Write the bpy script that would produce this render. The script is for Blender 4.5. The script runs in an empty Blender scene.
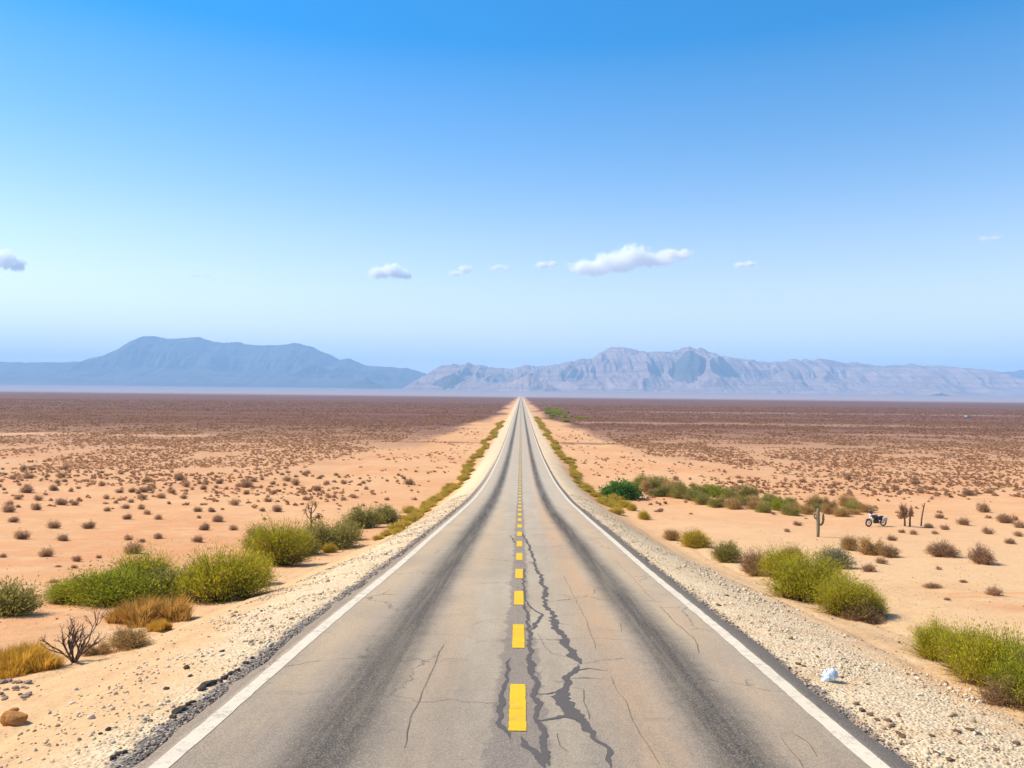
import bpy, math, random
import numpy as np
from mathutils import Matrix, Vector

scene = bpy.context.scene
COL = scene.collection
R = math.radians

# ------------------------------------------------------------------ camera
FOC = 800.0                      # pixels
CAM = np.array([0.0, 0.0, 11.0])
VP = np.array([9.0, -10.0, -FOC]); VP /= np.linalg.norm(VP)     # where the road vanishes
T = np.array([1024.0, -11.0, 0.0])                               # the slightly tilted horizon
UP = np.cross(T, VP); UP /= np.linalg.norm(UP)
if UP[1] < 0: UP = -UP
XA = np.cross(VP, UP)
RM = np.array([XA, VP, UP])      # camera space -> world
cam = bpy.data.cameras.new("camera"); cam_o = bpy.data.objects.new("camera", cam); COL.objects.link(cam_o)
cam.sensor_width = 36; cam.lens = FOC / 1024 * 36
cam.clip_start = 0.1; cam.clip_end = 60000
m = Matrix([list(RM[0]) + [0], list(RM[1]) + [0], list(RM[2]) + [0], [0, 0, 0, 1]])
cam_o.matrix_world = Matrix.Translation(Vector(CAM)) @ m
scene.camera = cam_o

# ------------------------------------------------------------------ light
SUN_EL, SUN_AZ = 46.0, -77.0     # azimuth clockwise from +Y (the road's direction)
sdir = Vector((math.sin(R(SUN_AZ)) * math.cos(R(SUN_EL)), math.cos(R(SUN_AZ)) * math.cos(R(SUN_EL)), math.sin(R(SUN_EL))))
sun = bpy.data.lights.new("sun", "SUN"); sun.energy = 4.8; sun.angle = R(0.53); sun.color = (1.0, 0.905, 0.75)
sun_o = bpy.data.objects.new("sun", sun); COL.objects.link(sun_o)
sun_o.rotation_euler = sdir.to_track_quat('Z', 'Y').to_euler(); sun_o.location = (-200, 0, 300)
world = bpy.data.worlds.new("World"); scene.world = world; world.use_nodes = True
wn = world.node_tree; wn.nodes.clear()
sky = wn.nodes.new("ShaderNodeTexSky"); sky.sky_type = 'NISHITA'; sky.sun_disc = False
sky.sun_elevation = R(SUN_EL); sky.sun_rotation = R(SUN_AZ); sky.altitude = 600
sky.air_density = 1.0; sky.dust_density = 0.1; sky.ozone_density = 2.0
# a deep blue sky that pales towards the horizon: saturation follows the elevation
tcw = wn.nodes.new("ShaderNodeTexCoord"); spw = wn.nodes.new("ShaderNodeSeparateXYZ"); wn.links.new(tcw.outputs["Generated"], spw.inputs[0])
def wmap(a, b, c, d):
    n = wn.nodes.new("ShaderNodeMapRange"); wn.links.new(spw.outputs[2], n.inputs[0])
    for i, v in enumerate((a, b, c, d)): n.inputs[1 + i].default_value = v
    return n.outputs[0]
fc = wn.nodes.new("ShaderNodeFloatCurve"); wn.links.new(spw.outputs[2], fc.inputs["Value"])
cv = fc.mapping.curves[0]; cv.points[0].location = (0.0, 0.0); cv.points[1].location = (1.0, 0.50)
for p_ in ((0.08, 0.15), (0.18, 0.44), (0.28, 0.625), (0.36, 0.70), (0.44, 0.77), (0.60, 0.68)): cv.points.new(*p_)
fc.mapping.update()
m2 = wn.nodes.new("ShaderNodeMath"); m2.operation = 'MULTIPLY'; m2.inputs[1].default_value = 2.0; wn.links.new(fc.outputs[0], m2.inputs[0])
hs = wn.nodes.new("ShaderNodeHueSaturation"); hs.inputs["Hue"].default_value = 0.497
wn.links.new(m2.outputs[0], hs.inputs["Saturation"]); wn.links.new(wmap(0.02, 0.45, 0.96, 1.13), hs.inputs["Value"])
bg = wn.nodes.new("ShaderNodeBackground"); bg.inputs["Strength"].default_value = 0.135
wo = wn.nodes.new("ShaderNodeOutputWorld")
wn.links.new(sky.outputs[0], hs.inputs["Color"]); wn.links.new(hs.outputs[0], bg.inputs["Color"]); wn.links.new(bg.outputs[0], wo.inputs["Surface"])
scene.view_settings.view_transform = 'Standard'; scene.view_settings.look = 'None'
scene.view_settings.exposure = 0.5; scene.view_settings.gamma = 1.0
scene.view_settings.use_curve_mapping = False
HAZE = 1.3e-4
cy = scene.cycles
cy.max_bounces = 48; cy.diffuse_bounces = 5; cy.glossy_bounces = 2; cy.transmission_bounces = 3
cy.volume_bounces = 48; cy.transparent_max_bounces = 8; cy.use_denoising = True

# ------------------------------------------------------------------ helpers
def hash2(ix, iy, s):
    h = (ix.astype(np.int64) * 374761393 + iy.astype(np.int64) * 668265263 + s * 974634161) & 0xFFFFFFFF
    h = ((h ^ (h >> 13)) * 1274126177) & 0xFFFFFFFF
    h = (h ^ (h >> 16)) & 0xFFFFFFFF
    return h / 4294967295.0
def vnoise(x, y, s=0):
    x = np.asarray(x, float); y = np.asarray(y, float)
    ix = np.floor(x); iy = np.floor(y); fx = x - ix; fy = y - iy
    fx = fx * fx * (3 - 2 * fx); fy = fy * fy * (3 - 2 * fy)
    a = hash2(ix, iy, s); b = hash2(ix + 1, iy, s); c = hash2(ix, iy + 1, s); d = hash2(ix + 1, iy + 1, s)
    return a + (b - a) * fx + (c - a) * fy + (a - b - c + d) * fx * fy
def fbm(x, y, o=4, s=0, g=0.5):
    t = 0; a = 1; n = 0
    for k in range(o):
        t = t + a * vnoise(x * 2 ** k + 17.3 * k, y * 2 ** k - 9.1 * k, s + k); n += a; a *= g
    return t / n
def ridged(x, y, o=4, s=0, g=0.5):
    t = 0; a = 1; n = 0
    for k in range(o):
        t = t + a * (1 - np.abs(2 * vnoise(x * 2 ** k + 11.7 * k, y * 2 ** k + 5.3 * k, s + k) - 1)); n += a; a *= g
    return t / n
def sstep(a, b, x):
    t = np.clip((np.asarray(x, float) - a) / (b - a), 0, 1); return t * t * (3 - 2 * t)

def mesh_np(name, verts, faces, mats=None, smooth=False, tint=None):
    """faces: (n,k) int array, or a list of such arrays"""
    me = bpy.data.meshes.new(name)
    fl = faces if isinstance(faces, list) else [faces]
    fl = [np.asarray(f, np.int32) for f in fl if len(f)]
    loops = np.concatenate([f.ravel() for f in fl]); tot = np.concatenate([np.full(len(f), f.shape[1], np.int32) for f in fl])
    me.vertices.add(len(verts)); me.vertices.foreach_set("co", np.asarray(verts, np.float32).ravel())
    me.loops.add(len(loops)); me.loops.foreach_set("vertex_index", loops.astype(np.int32))
    me.polygons.add(len(tot)); st = np.concatenate([[0], np.cumsum(tot)[:-1]]).astype(np.int32)
    me.polygons.foreach_set("loop_start", st); me.polygons.foreach_set("loop_total", tot)
    if smooth: me.polygons.foreach_set("use_smooth", np.ones(len(tot), bool))
    if tint is not None:
        at = me.attributes.new("tint", 'FLOAT', 'FACE'); at.data.foreach_set("value", np.asarray(tint, np.float32))
    if mats is not None: me.materials.append(mats)
    me.update(calc_edges=True); me.validate()
    return me
def put(name, me, parent=None, loc=(0, 0, 0)):
    o = bpy.data.objects.new(name, me); COL.objects.link(o); o.location = loc
    if parent: o.parent = parent
    return o
def tag(o, label=None, cat=None, group=None, kind=None):
    if label: o["label"] = label
    if cat: o["category"] = cat
    if group: o["group"] = group
    if kind: o["kind"] = kind
    return o
def thing(name, label, cat, loc=(0, 0, 0), rz=0, group=None):
    o = bpy.data.objects.new(name, None); COL.objects.link(o); o.location = loc; o.rotation_euler = (0, 0, rz)
    o.empty_display_size = 0.2
    return tag(o, label, cat, group)
def copy_tree(o, parent=None):
    c = o.copy(); COL.objects.link(c); c.parent = parent
    for ch in list(o.children): copy_tree(ch, c)
    return c

class SH:
    """small node-tree writer"""
    def __init__(s, name):
        s.mat = bpy.data.materials.new(name); s.mat.use_nodes = True; s.nt = s.mat.node_tree; s.nt.nodes.clear()
        s.out = s.n("ShaderNodeOutputMaterial")
    def n(s, t, **kw):
        nd = s.nt.nodes.new(t)
        for k, v in kw.items(): setattr(nd, k, v)
        return nd
    def put(s, sock, v):
        if isinstance(v, bpy.types.NodeSocket): s.nt.links.new(v, sock)
        elif isinstance(v, (tuple, list)) and sock.type == 'RGBA' and len(v) == 3: sock.default_value = (*v, 1)
        else: sock.default_value = v
    def math(s, op, a, b=None, c=None, clamp=False):
        nd = s.n("ShaderNodeMath", operation=op, use_clamp=clamp); s.put(nd.inputs[0], a)
        if b is not None: s.put(nd.inputs[1], b)
        if c is not None: s.put(nd.inputs[2], c)
        return nd.outputs[0]
    def vec(s, op, a, b=None):
        nd = s.n("ShaderNodeVectorMath", operation=op); s.put(nd.inputs[0], a)
        if b is not None: s.put(nd.inputs[1], b)
        return nd.outputs["Value"] if op in ("LENGTH", "DISTANCE", "DOT_PRODUCT") else nd.outputs[0]
    def mix(s, f, a, b, mode='MIX'):
        nd = s.n("ShaderNodeMix", data_type='RGBA', blend_type=mode); s.put(nd.inputs[0], f); s.put(nd.inputs[6], a); s.put(nd.inputs[7], b)
        return nd.outputs[2]
    def noise(s, v, sc, det=4, rough=0.55, dist=0.0):
        nd = s.n("ShaderNodeTexNoise"); s.put(nd.inputs["Vector"], v); nd.inputs["Scale"].default_value = sc
        nd.inputs["Detail"].default_value = det; nd.inputs["Roughness"].default_value = rough; nd.inputs["Distortion"].default_value = dist
        return nd.outputs["Fac"]
    def voro(s, v, sc, feature='F1', out="Distance", rnd=1.0):
        nd = s.n("ShaderNodeTexVoronoi", feature=feature); s.put(nd.inputs["Vector"], v); nd.inputs["Scale"].default_value = sc
        nd.inputs["Randomness"].default_value = rnd
        return nd.outputs[out]
    def mapr(s, v, a, b, c=0.0, d=1.0, smooth=True):
        nd = s.n("ShaderNodeMapRange", interpolation_type='SMOOTHSTEP' if smooth else 'LINEAR'); s.put(nd.inputs[0], v)
        for i, x in enumerate((a, b, c, d)): s.put(nd.inputs[1 + i], x)
        return nd.outputs[0]
    def ramp(s, f, stops):
        nd = s.n("ShaderNodeValToRGB"); s.put(nd.inputs[0], f); e = nd.color_ramp.elements
        while len(e) < len(stops): e.new(0.5)
        for el, (p, c) in zip(e, stops): el.position = p; el.color = (*c, 1)
        return nd.outputs[0]
    def pos(s): return s.n("ShaderNodeNewGeometry").outputs["Position"]
    def obj(s): return s.n("ShaderNodeTexCoord").outputs["Object"]
    def xyz(s, v):
        nd = s.n("ShaderNodeSeparateXYZ"); s.put(nd.inputs[0], v); return nd.outputs
    def comb(s, x, y, z=0.0):
        nd = s.n("ShaderNodeCombineXYZ"); s.put(nd.inputs[0], x); s.put(nd.inputs[1], y); s.put(nd.inputs[2], z); return nd.outputs[0]
    def attr(s, name): return s.n("ShaderNodeAttribute", attribute_name=name).outputs["Fac"]
    def bump(s, h, strength=0.5, dist=0.02):
        nd = s.n("ShaderNodeBump"); nd.inputs["Strength"].default_value = strength; nd.inputs["Distance"].default_value = dist; s.put(nd.inputs["Height"], h)
        return nd.outputs[0]
    def pbr(s, col, rough=0.9, spec=0.2, normal=None, metal=0.0):
        nd = s.n("ShaderNodeBsdfPrincipled"); s.put(nd.inputs["Base Color"], col); s.put(nd.inputs["Roughness"], rough)
        nd.inputs["Specular IOR Level"].default_value = spec; nd.inputs["Metallic"].default_value = metal
        if normal is not None: s.put(nd.inputs["Normal"], normal)
        s.nt.links.new(nd.outputs[0], s.out.inputs["Surface"]); return s.mat

def simple(name, col, rough=0.6, metal=0.0, spec=0.4, var=0.25, scale=30):
    s = SH(name); f = s.noise(s.obj(), scale, 4)
    c = s.mix(s.math('MULTIPLY', f, var), col, tuple(x * 0.5 for x in col))
    return s.pbr(c, rough, spec, None, metal)

# ------------------------------------------------------------------ terrain shape
PY = np.array([-80, 0, 7.7, 14, 23, 31, 45, 63, 90, 140, 190, 260, 20000.0])
PH = np.array([-3.2, 2.97, 3.62, 4.13, 4.93, 5.58, 6.72, 8.05, 9.35, 10.45, 10.8, 11.0, 11.0])
_d = np.diff(PH) / np.diff(PY); _m = np.concatenate([[_d[0]], 2 * _d[1:] * _d[:-1] / (_d[1:] + _d[:-1] + 1e-12), [0.0]])
_m[1:-1][(_d[1:] <= 0) | (_d[:-1] <= 0)] = 0
def profile(y):
    y = np.clip(np.asarray(y, float), PY[0], PY[-1]); i = np.clip(np.searchsorted(PY, y) - 1, 0, len(PY) - 2)
    h = PY[i + 1] - PY[i]; t = (y - PY[i]) / h
    v = (2*t**3 - 3*t**2 + 1) * PH[i] + (t**3 - 2*t**2 + t) * h * _m[i] + (-2*t**3 + 3*t**2) * PH[i+1] + (t**3 - t**2) * h * _m[i+1]
    return CAM[2] - v
EDGE_L, EDGE_R = -3.72, 3.92
def terrain(x, y):
    x = np.asarray(x, float); y = np.asarray(y, float)
    p = profile(y)
    d = np.where(x < 0, EDGE_L - x, x - EDGE_R)          # metres outside the asphalt
    deep = 0.35 + 0.95 * sstep(8, 40, y) * (1 - sstep(90, 170, y)) + 0.1
    bank = sstep(0.0, 4.6, d)
    z = p - 0.035 - deep * bank * np.clip(d, 0, 1e9) ** 0
    flat = sstep(1.6, 5, d)
    amp = np.clip(y / 60.0, 0.55, 1.0)
    z = z + flat * (0.42 * amp * (fbm(x / 11.0, y / 11.0, 3, 5) - 0.5) + 0.13 * (fbm(x / 2.1, y / 2.1, 3, 9) - 0.5)) * (1 - 0.8 * sstep(150, 400, y))
    z = z + sstep(0.05, 0.5, d) * 0.05 * (fbm(x / 0.45, y / 0.45, 3, 21) - 0.5) * (1 - sstep(60, 120, y))
    # wheel ruts in the sand beside the road
    wob = 0.5 * (fbm(y / 6.0, y * 0, 2, 141) - 0.5)
    for c, w_ in ((-5.7, 0.16), (-7.05, 0.16), (6.75, 0.2), (8.2, 0.2)):
        q = (x - c * (1 + 0.004 * np.clip(y - 12, 0, 40)) - wob) / w_
        z = z + (0.03 * np.exp(-(q / 1.9) ** 2) - 0.075 * np.exp(-q ** 2)) * (1 - sstep(30, 70, y)) * (0.45 + 0.8 * fbm(y / 3.0, y * 0 + c, 2, 147))
    z = np.where(d < 0, p - 0.13, z)
    z = z * 1.0
    # beyond the dry lake the ground rises gently as a fan towards the mountains
    z = z + np.clip(y - 3000, 0, 14000) * 0.0105 * sstep(2800, 5200, y)
    return z
def ray(px, py):
    d = RM @ np.array([px - 512.0, 384.0 - py, -FOC]); return d / d[1]
def hit(px, py, surf=None):
    """world point where the sight line through this pixel meets the ground"""
    f = surf or terrain; d = ray(px, py); ts = np.geomspace(2.5, 9000, 900)
    P = CAM[None] + d[None] * ts[:, None]; g = f(P[:, 0], P[:, 1]) - P[:, 2]
    k = np.argmax(g > 0)
    if g[k] <= 0: k = len(ts) - 1
    a, b = ts[max(k - 1, 0)], ts[k]
    for _ in range(30):
        c = (a + b) / 2; q = CAM + d * c
        if f(q[0], q[1]) - q[2] > 0: b = c
        else: a = c
    return CAM + d * b
roadz = lambda x, y: profile(y)
def pix(P):
    c = RM.T @ (np.asarray(P) - CAM); return 512 + FOC * c[0] / -c[2], 384 - FOC * c[1] / -c[2]

ys = [-40.0]
while ys[-1] < 16000:
    y = ys[-1]
    ys.append(y + (2.0 if y < 2 else 0.16 if y < 26 else 0.16 * (y / 26) ** 1.25))
ys = np.array(ys)
xs = [0.0]
while xs[-1] < 15500:
    x = xs[-1]; xs.append(x + (0.98 if x < 3.5 else 0.14 if x < 9 else 0.14 * (x / 9) ** 1.35))
xr = np.array(xs); xl = -xr[1:][::-1]
xx = np.concatenate([xl, xr])
xx = xx[(np.abs(xx) < 3.4) | (xx < EDGE_L - 0.1) | (xx > EDGE_R + 0.1)]
xx = np.sort(np.concatenate([xx, [EDGE_L + 0.22, EDGE_L - 0.03, EDGE_R - 0.22, EDGE_R + 0.03]]))

# ------------------------------------------------------------------ ground material
def ground_material():
    s = SH("desert_sand"); p = s.pos(); X, Y, Z = s.xyz(p)
    ax = s.math('ABSOLUTE', X)
    n_big = s.noise(p, 0.07, 4); n_mid = s.noise(p, 0.6, 5); n_fine = s.noise(p, 9.0, 6, 0.65); n_grain = s.noise(p, 60.0, 3, 0.7)
    sand = s.mix(s.mapr(n_big, 0.35, 0.68), (0.66, 0.350, 0.158), (0.62, 0.275, 0.112))
    sand = s.mix(s.mapr(n_mid, 0.45, 0.75, 0, 0.7), sand, (0.70, 0.42, 0.215))
    sand = s.mix(s.math('MULTIPLY', s.mapr(X, 2, 9), s.mapr(Y, 90, 30, 0, 0.75)), sand, s.mix(n_mid, (0.70, 0.44, 0.235), (0.66, 0.395, 0.19)))
    lv = s.math('MULTIPLY', s.mapr(s.math('ADD', X, s.math('MULTIPLY', n_mid, 2.0)), -9.5, -6.0), s.mapr(Y, 60, 25, 0, 0.8))
    sand = s.mix(lv, sand, s.mix(n_fine, (0.70, 0.455, 0.235), (0.62, 0.38, 0.18)))
    # a redder sand strip on the right flat
    red = s.math('MULTIPLY', s.mapr(X, 11.0, 15.0), s.math('MULTIPLY', s.mapr(Y, 17, 21), s.mapr(Y, 30, 25)))
    red = s.math('MULTIPLY', red, s.mapr(s.noise(s.vec('MULTIPLY', p, (0.25, 1.0, 1.0)), 0.7, 4), 0.42, 0.62))
    sand = s.mix(s.math('MULTIPLY', red, 0.75), sand, (0.56, 0.20, 0.065))
    # pale gravel verge beside the asphalt
    lf = s.math('MULTIPLY', s.mapr(X, 0.1, -0.1), s.mapr(Y, 22, 9, 0, 1.7))
    edge = s.math('ADD', s.math('ADD', ax, lf), s.math('MULTIPLY', s.math('SUBTRACT', s.noise(p, 0.55, 4), 0.5), 2.6))
    verge = s.mapr(edge, 6.9, 5.6)
    far_v = s.mapr(Y, 60, 200)
    vor = s.voro(p, 20.0, 'F1', "Color"); stone_r = s.xyz(vor)[0]
    gcol = s.ramp(stone_r, [(0.0, (0.20, 0.13, 0.075)), (0.14, (0.52, 0.38, 0.22)), (0.55, (0.74, 0.58, 0.37)), (1.0, (0.80, 0.68, 0.49))])
    gcol = s.mix(0.5, gcol, (0.76, 0.57, 0.345))
    gcol = s.mix(s.mapr(s.noise(p, 1.7, 5), 0.5, 0.7, 0, 0.55), gcol, (0.66, 0.40, 0.20))
    col = s.mix(s.math('MULTIPLY', verge, 0.9), sand, gcol)
    # loose dark road metal right at the asphalt edge
    edge2 = s.math('ADD', ax, s.math('MULTIPLY', s.math('SUBTRACT', s.noise(p, 3.0, 4), 0.5), 0.5))
    dark = s.math('MULTIPLY', s.mapr(edge2, 4.08, 3.92), s.mapr(Y, 150, 60))
    dcol = s.ramp(s.xyz(s.voro(p, 34.0, 'F1', "Color"))[1], [(0.0, (0.05, 0.048, 0.05)), (0.6, (0.16, 0.145, 0.14)), (1.0, (0.42, 0.36, 0.29))])
    col = s.mix(dark, col, dcol)
    # scattered pebbles and dirt in the sand
    peb = s.voro(p, 11.0, 'F1', "Distance"); pebr = s.xyz(s.voro(p, 11.0, 'F1', "Color"))[2]
    pm = s.math('MULTIPLY', s.mapr(peb, 0.20, 0.12), s.mapr(pebr, 0.86, 0.9))
    col = s.mix(s.math('MULTIPLY', pm, 0.7), col, (0.27, 0.16, 0.09))
    crust = s.math('MULTIPLY', s.mapr(s.noise(s.vec('MULTIPLY', p, (0.6, 1.0, 1.0)), 0.9, 7, 0.72), 0.52, 0.66), s.mapr(n_big, 0.3, 0.6, 0.25, 0.75))
    col = s.mix(s.math('MULTIPLY', crust, 0.55), col, (0.50, 0.27, 0.125))
    spk = s.math('MULTIPLY', s.mapr(s.voro(p, 26.0), 0.24, 0.12), s.mapr(s.xyz(s.voro(p, 26.0, 'F1', 'Color'))[0], 0.74, 0.8))
    col = s.mix(s.math('MULTIPLY', spk, s.mapr(n_mid, 0.35, 0.6, 0.15, 0.75)), col, (0.30, 0.18, 0.10))
    col = s.mix(s.mapr(n_fine, 0.35, 0.75, 0.0, 0.28), col, s.mix(0.6, col, (0.36, 0.2, 0.1)))
    col = s.mix(s.math('MULTIPLY', n_grain, 0.22), col, s.mix(0.5, col, (0.85, 0.66, 0.46)))
    # far plain: stony brown desert pavement between the scrub
    st = s.noise(s.vec('MULTIPLY', p, (0.10, 1.0, 1.0)), 0.018, 5, 0.6)
    st2 = s.noise(s.vec('MULTIPLY', p, (0.06, 1.0, 1.0)), 0.05, 4, 0.6)
    nf = s.noise(p, 0.30, 5, 0.7)
    plain = s.ramp(s.math('ADD', s.math('MULTIPLY', st, 0.6), s.math('MULTIPLY', st2, 0.4)), [(0.30, (0.13, 0.052, 0.036)), (0.5, (0.175, 0.072, 0.048)), (0.66, (0.26, 0.115, 0.07))])
    plain = s.mix(s.mapr(nf, 0.4, 0.62, 0, 0.5), plain, (0.15, 0.082, 0.056))
    wob = s.math('MULTIPLY', s.math('SUBTRACT', s.noise(p, 0.03, 4), 0.5), 90)
    yw = s.math('ADD', Y, wob)
    plain = s.mix(s.mapr(yw, 330, 120, 0, 0.85), plain, s.mix(nf, (0.42, 0.215, 0.115), (0.56, 0.32, 0.18)))
    pf = s.mapr(yw, 70, 230)
    corr = s.math('ADD', ax, s.math('MULTIPLY', s.math('SUBTRACT', s.noise(s.vec('MULTIPLY', p, (1.0, 0.25, 1.0)), 0.06, 4), 0.5), 26))
    cw = s.mapr(Y, 90, 420, 27, 11, False)
    keep = s.mapr(s.math('SUBTRACT', corr, cw), -3, 5)
    pf = s.math('MULTIPLY', pf, keep)
    col = s.mix(pf, col, plain)
    # dark wash crossing the corridor
    wash = s.math('MULTIPLY', s.mapr(s.math('ABSOLUTE', s.math('SUBTRACT', s.math('ADD', Y, s.math('MULTIPLY', s.noise(p, 0.12, 4), 16)), 192)), 4, 1), s.math('MULTIPLY', s.mapr(ax, 8, 10), s.mapr(ax, 46, 14)))
    col = s.mix(s.math('MULTIPLY', wash, 0.7), col, (0.17, 0.095, 0.06))
    # light sandy streaks on the plain
    def streak(yc, w, x0, x1, a, c):
        f = s.mapr(s.math('ABSOLUTE', s.math('SUBTRACT', s.math('ADD', Y, s.math('MULTIPLY', s.noise(p, 0.05, 3), w * 2)), yc + w)), w, w * 0.3)
        f = s.math('MULTIPLY', f, s.math('MULTIPLY', s.mapr(X, x0, x0 + abs(x0) * 0.15 + 4), s.mapr(X, x1, x1 - abs(x1) * 0.15 - 4)))
        return s.math('MULTIPLY', f, a), c
    for args in ((200, 9, -160, -72, 0.8, (0.62, 0.36, 0.2)), (330, 22, 20, 330, 0.5, (0.5, 0.27, 0.16)), (560, 30, 60, 420, 0.45, (0.45, 0.27, 0.2)), (250, 10, 90, 210, 0.5, (0.5, 0.26, 0.15))):
        f, c = streak(*args); col = s.mix(f, col, c)
    # pale dry lake beyond the plain
    lake = s.mapr(s.math('ADD', Y, s.math('MULTIPLY', s.math('SUBTRACT', st, 0.5), 1300)), 1900, 3900)
    col = s.mix(lake, col, (0.36, 0.265, 0.26))
    foot = s.mapr(Y, 3600, 6800); col = s.mix(foot, col, (0.27, 0.20, 0.19))
    near = s.mapr(Y, 120, 40)
    hgt = s.math('ADD', s.math('MULTIPLY', n_fine, 1.0), s.math('MULTIPLY', s.mapr(peb, 0.3, 0.05), s.math('MULTIPLY', pebr, 0.35)))
    hgt = s.math('ADD', hgt, s.math('MULTIPLY', s.math('MULTIPLY', s.mapr(s.voro(p, 20.0), 0.6, 0.1), verge), 0.6))
    hgt = s.math('ADD', hgt, s.math('MULTIPLY', s.noise(s.vec('MULTIPLY', p, (1.0, 1.6, 1.0)), 2.4, 5, 0.6), 2.2))
    hgt = s.math('MULTIPLY', hgt, near)
    return s.pbr(col, 0.95, 0.08, s.bump(hgt, 0.7, 0.045))

GX, GY = np.meshgrid(xx, ys); GZ = terrain(GX, GY)
V = np.stack([GX, GY, GZ], -1).reshape(-1, 3); nx, ny = len(xx), len(ys)
I = np.arange(nx * ny).reshape(ny, nx)
F = np.stack([I[:-1, :-1], I[:-1, 1:], I[1:, 1:], I[1:, :-1]], -1).reshape(-1, 4)
tag(put("desert_ground", mesh_np("desert_ground", V, F, ground_material(), True)), "sandy desert plain running out to the mountains", "ground", kind="structure")

# ------------------------------------------------------------------ road
DASHX = 0.0
def asphalt_material():
    s = SH("worn_asphalt"); p = s.pos(); X, Y, Z = s.xyz(p)
    pl = s.vec('MULTIPLY', p, (1.0, 0.14, 1.0))
    n_l = s.noise(pl, 1.3, 5, 0.6); n_m = s.noise(p, 2.6, 5, 0.65); n_f = s.noise(p, 38.0, 4, 0.75); n_b = s.noise(p, 0.35, 4)
    agg = s.xyz(s.voro(p, 95.0, 'F1', "Color"))[0]
    col = s.mix(s.mapr(n_l, 0.35, 0.7), (0.397, 0.307, 0.209), (0.460, 0.367, 0.256))
    # tan dust films in the lanes
    def band(xc, w, soft): return s.mapr(s.math('ABSOLUTE', s.math('SUBTRACT', s.math('ADD', X, s.math('MULTIPLY', s.math('SUBTRACT', n_l, 0.5), 0.5)), xc)), w + soft, w - soft)
    col = s.mix(s.math('MULTIPLY', band(1.45, 0.35, 0.35), 0.75), col, (0.529, 0.322, 0.172))
    col = s.mix(s.math('MULTIPLY', band(3.05, 0.3, 0.3), 0.6), col, (0.542, 0.356, 0.200))
    col = s.mix(s.math('MULTIPLY', band(-3.0, 0.35, 0.3), 0.6), col, (0.529, 0.362, 0.209))
    col = s.mix(s.math('MULTIPLY', band(-1.15, 0.25, 0.3), 0.55), col, (0.529, 0.350, 0.200))
    col = s.mix(s.mapr(n_b, 0.45, 0.7, 0, 0.35), col, (0.315, 0.254, 0.191))
    near_dark = s.math('MULTIPLY', s.mapr(s.math('ADD', Y, s.math('MULTIPLY', n_l, 6.0)), 19.0, 9.0), s.mapr(s.noise(pl, 2.2, 6, 0.7), 0.3, 0.62, 0.35, 0.75))  # asphalt gets darker and greyer towards the near end, broken by noise
    col = s.mix(near_dark, col, (0.225, 0.185, 0.145))
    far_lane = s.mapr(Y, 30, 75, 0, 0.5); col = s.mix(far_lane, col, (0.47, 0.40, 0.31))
    # tyre-polished dark bands
    dk = (0.022, 0.020, 0.021)
    xrb = s.mapr(Y, 14, 48, 2.3, 1.88, False)
    def tyre(xc, w, soft, nz):
        d = s.math('ABSOLUTE', s.math('SUBTRACT', s.math('ADD', X, s.math('MULTIPLY', s.math('SUBTRACT', n_m, 0.5), nz)), xc))
        return s.mapr(d, w + soft, max(w - soft, 0))
    br = s.mapr(s.noise(s.vec('MULTIPLY', p, (1.6, 0.10, 1.0)), 1.1, 5, 0.6), 0.25, 0.6, 0.84, 1.0)
    strk = s.noise(s.vec('MULTIPLY', p, (9.0, 0.22, 1.0)), 1.0, 5, 0.7)
    grain = s.math('MULTIPLY', s.mapr(n_f, 0.36, 0.62, 0.78, 1.0), s.mapr(strk, 0.35, 0.6, 0.76, 1.0))
    tl = s.math('MULTIPLY', s.math('MULTIPLY', tyre(-1.96, 0.36, 0.28, 0.26), br), grain)
    tr = s.math('MULTIPLY', s.math('MULTIPLY', tyre(xrb, 0.33, 0.26, 0.26), br), grain)
    t2 = s.math('MULTIPLY', s.math('MULTIPLY', tyre(-2.4, 0.25, 0.4, 0.5), 0.22), br)
    col = s.mix(t2, col, (0.188, 0.149, 0.127))
    col = s.mix(s.math('MULTIPLY', tl, 0.97), col, dk); col = s.mix(s.math('MULTIPLY', tr, 0.97), col, dk)
    # patched seam under the centre dashes
    seam_n = s.noise(s.vec('MULTIPLY', p, (1.0, 0.7, 1.0)), 2.4, 8, 0.75)
    sd = s.math('ABSOLUTE', s.math('ADD', s.math('SUBTRACT', X, 0.0), s.math('MULTIPLY', s.math('SUBTRACT', seam_n, 0.52), 0.55)))
    sw = s.mapr(Y, 9, 16, 0.33, 0.2, False)
    seam = s.mapr(s.math('SUBTRACT', sd, sw), 0.03, -0.02)
    col = s.mix(s.math('MULTIPLY', seam, 0.62), col, s.mix(n_f, (0.106, 0.086, 0.076), (0.250, 0.198, 0.167)))
    # hairline cracks
    wv = s.vec('ADD', s.vec('MULTIPLY', p, (1.0, 0.75, 1.0)), s.comb(s.math('MULTIPLY', n_m, 0.5), s.math('MULTIPLY', s.noise(p, 2.1, 3), 0.6)))
    ck = s.voro(wv, 0.55, 'DISTANCE_TO_EDGE', "Distance")
    ckm = s.math('MULTIPLY', s.mapr(ck, 0.012, 0.004), s.mapr(s.noise(p, 0.45, 3), 0.5, 0.6, 0, 0.75))
    tc = s.noise(s.vec('MULTIPLY', p, (0.25, 3.2, 1.0)), 1.0, 3, 0.6)
    tcm = s.math('MULTIPLY', s.mapr(s.math('ABSOLUTE', s.math('SUBTRACT', tc, 0.5)), 0.006, 0.001), s.mapr(s.noise(p, 0.8, 2), 0.52, 0.6, 0, 0.5))
    col = s.mix(s.math('MULTIPLY', s.math('MAXIMUM', ckm, tcm), s.mapr(Y, 70, 20)), col, (0.112, 0.088, 0.073))
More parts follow.
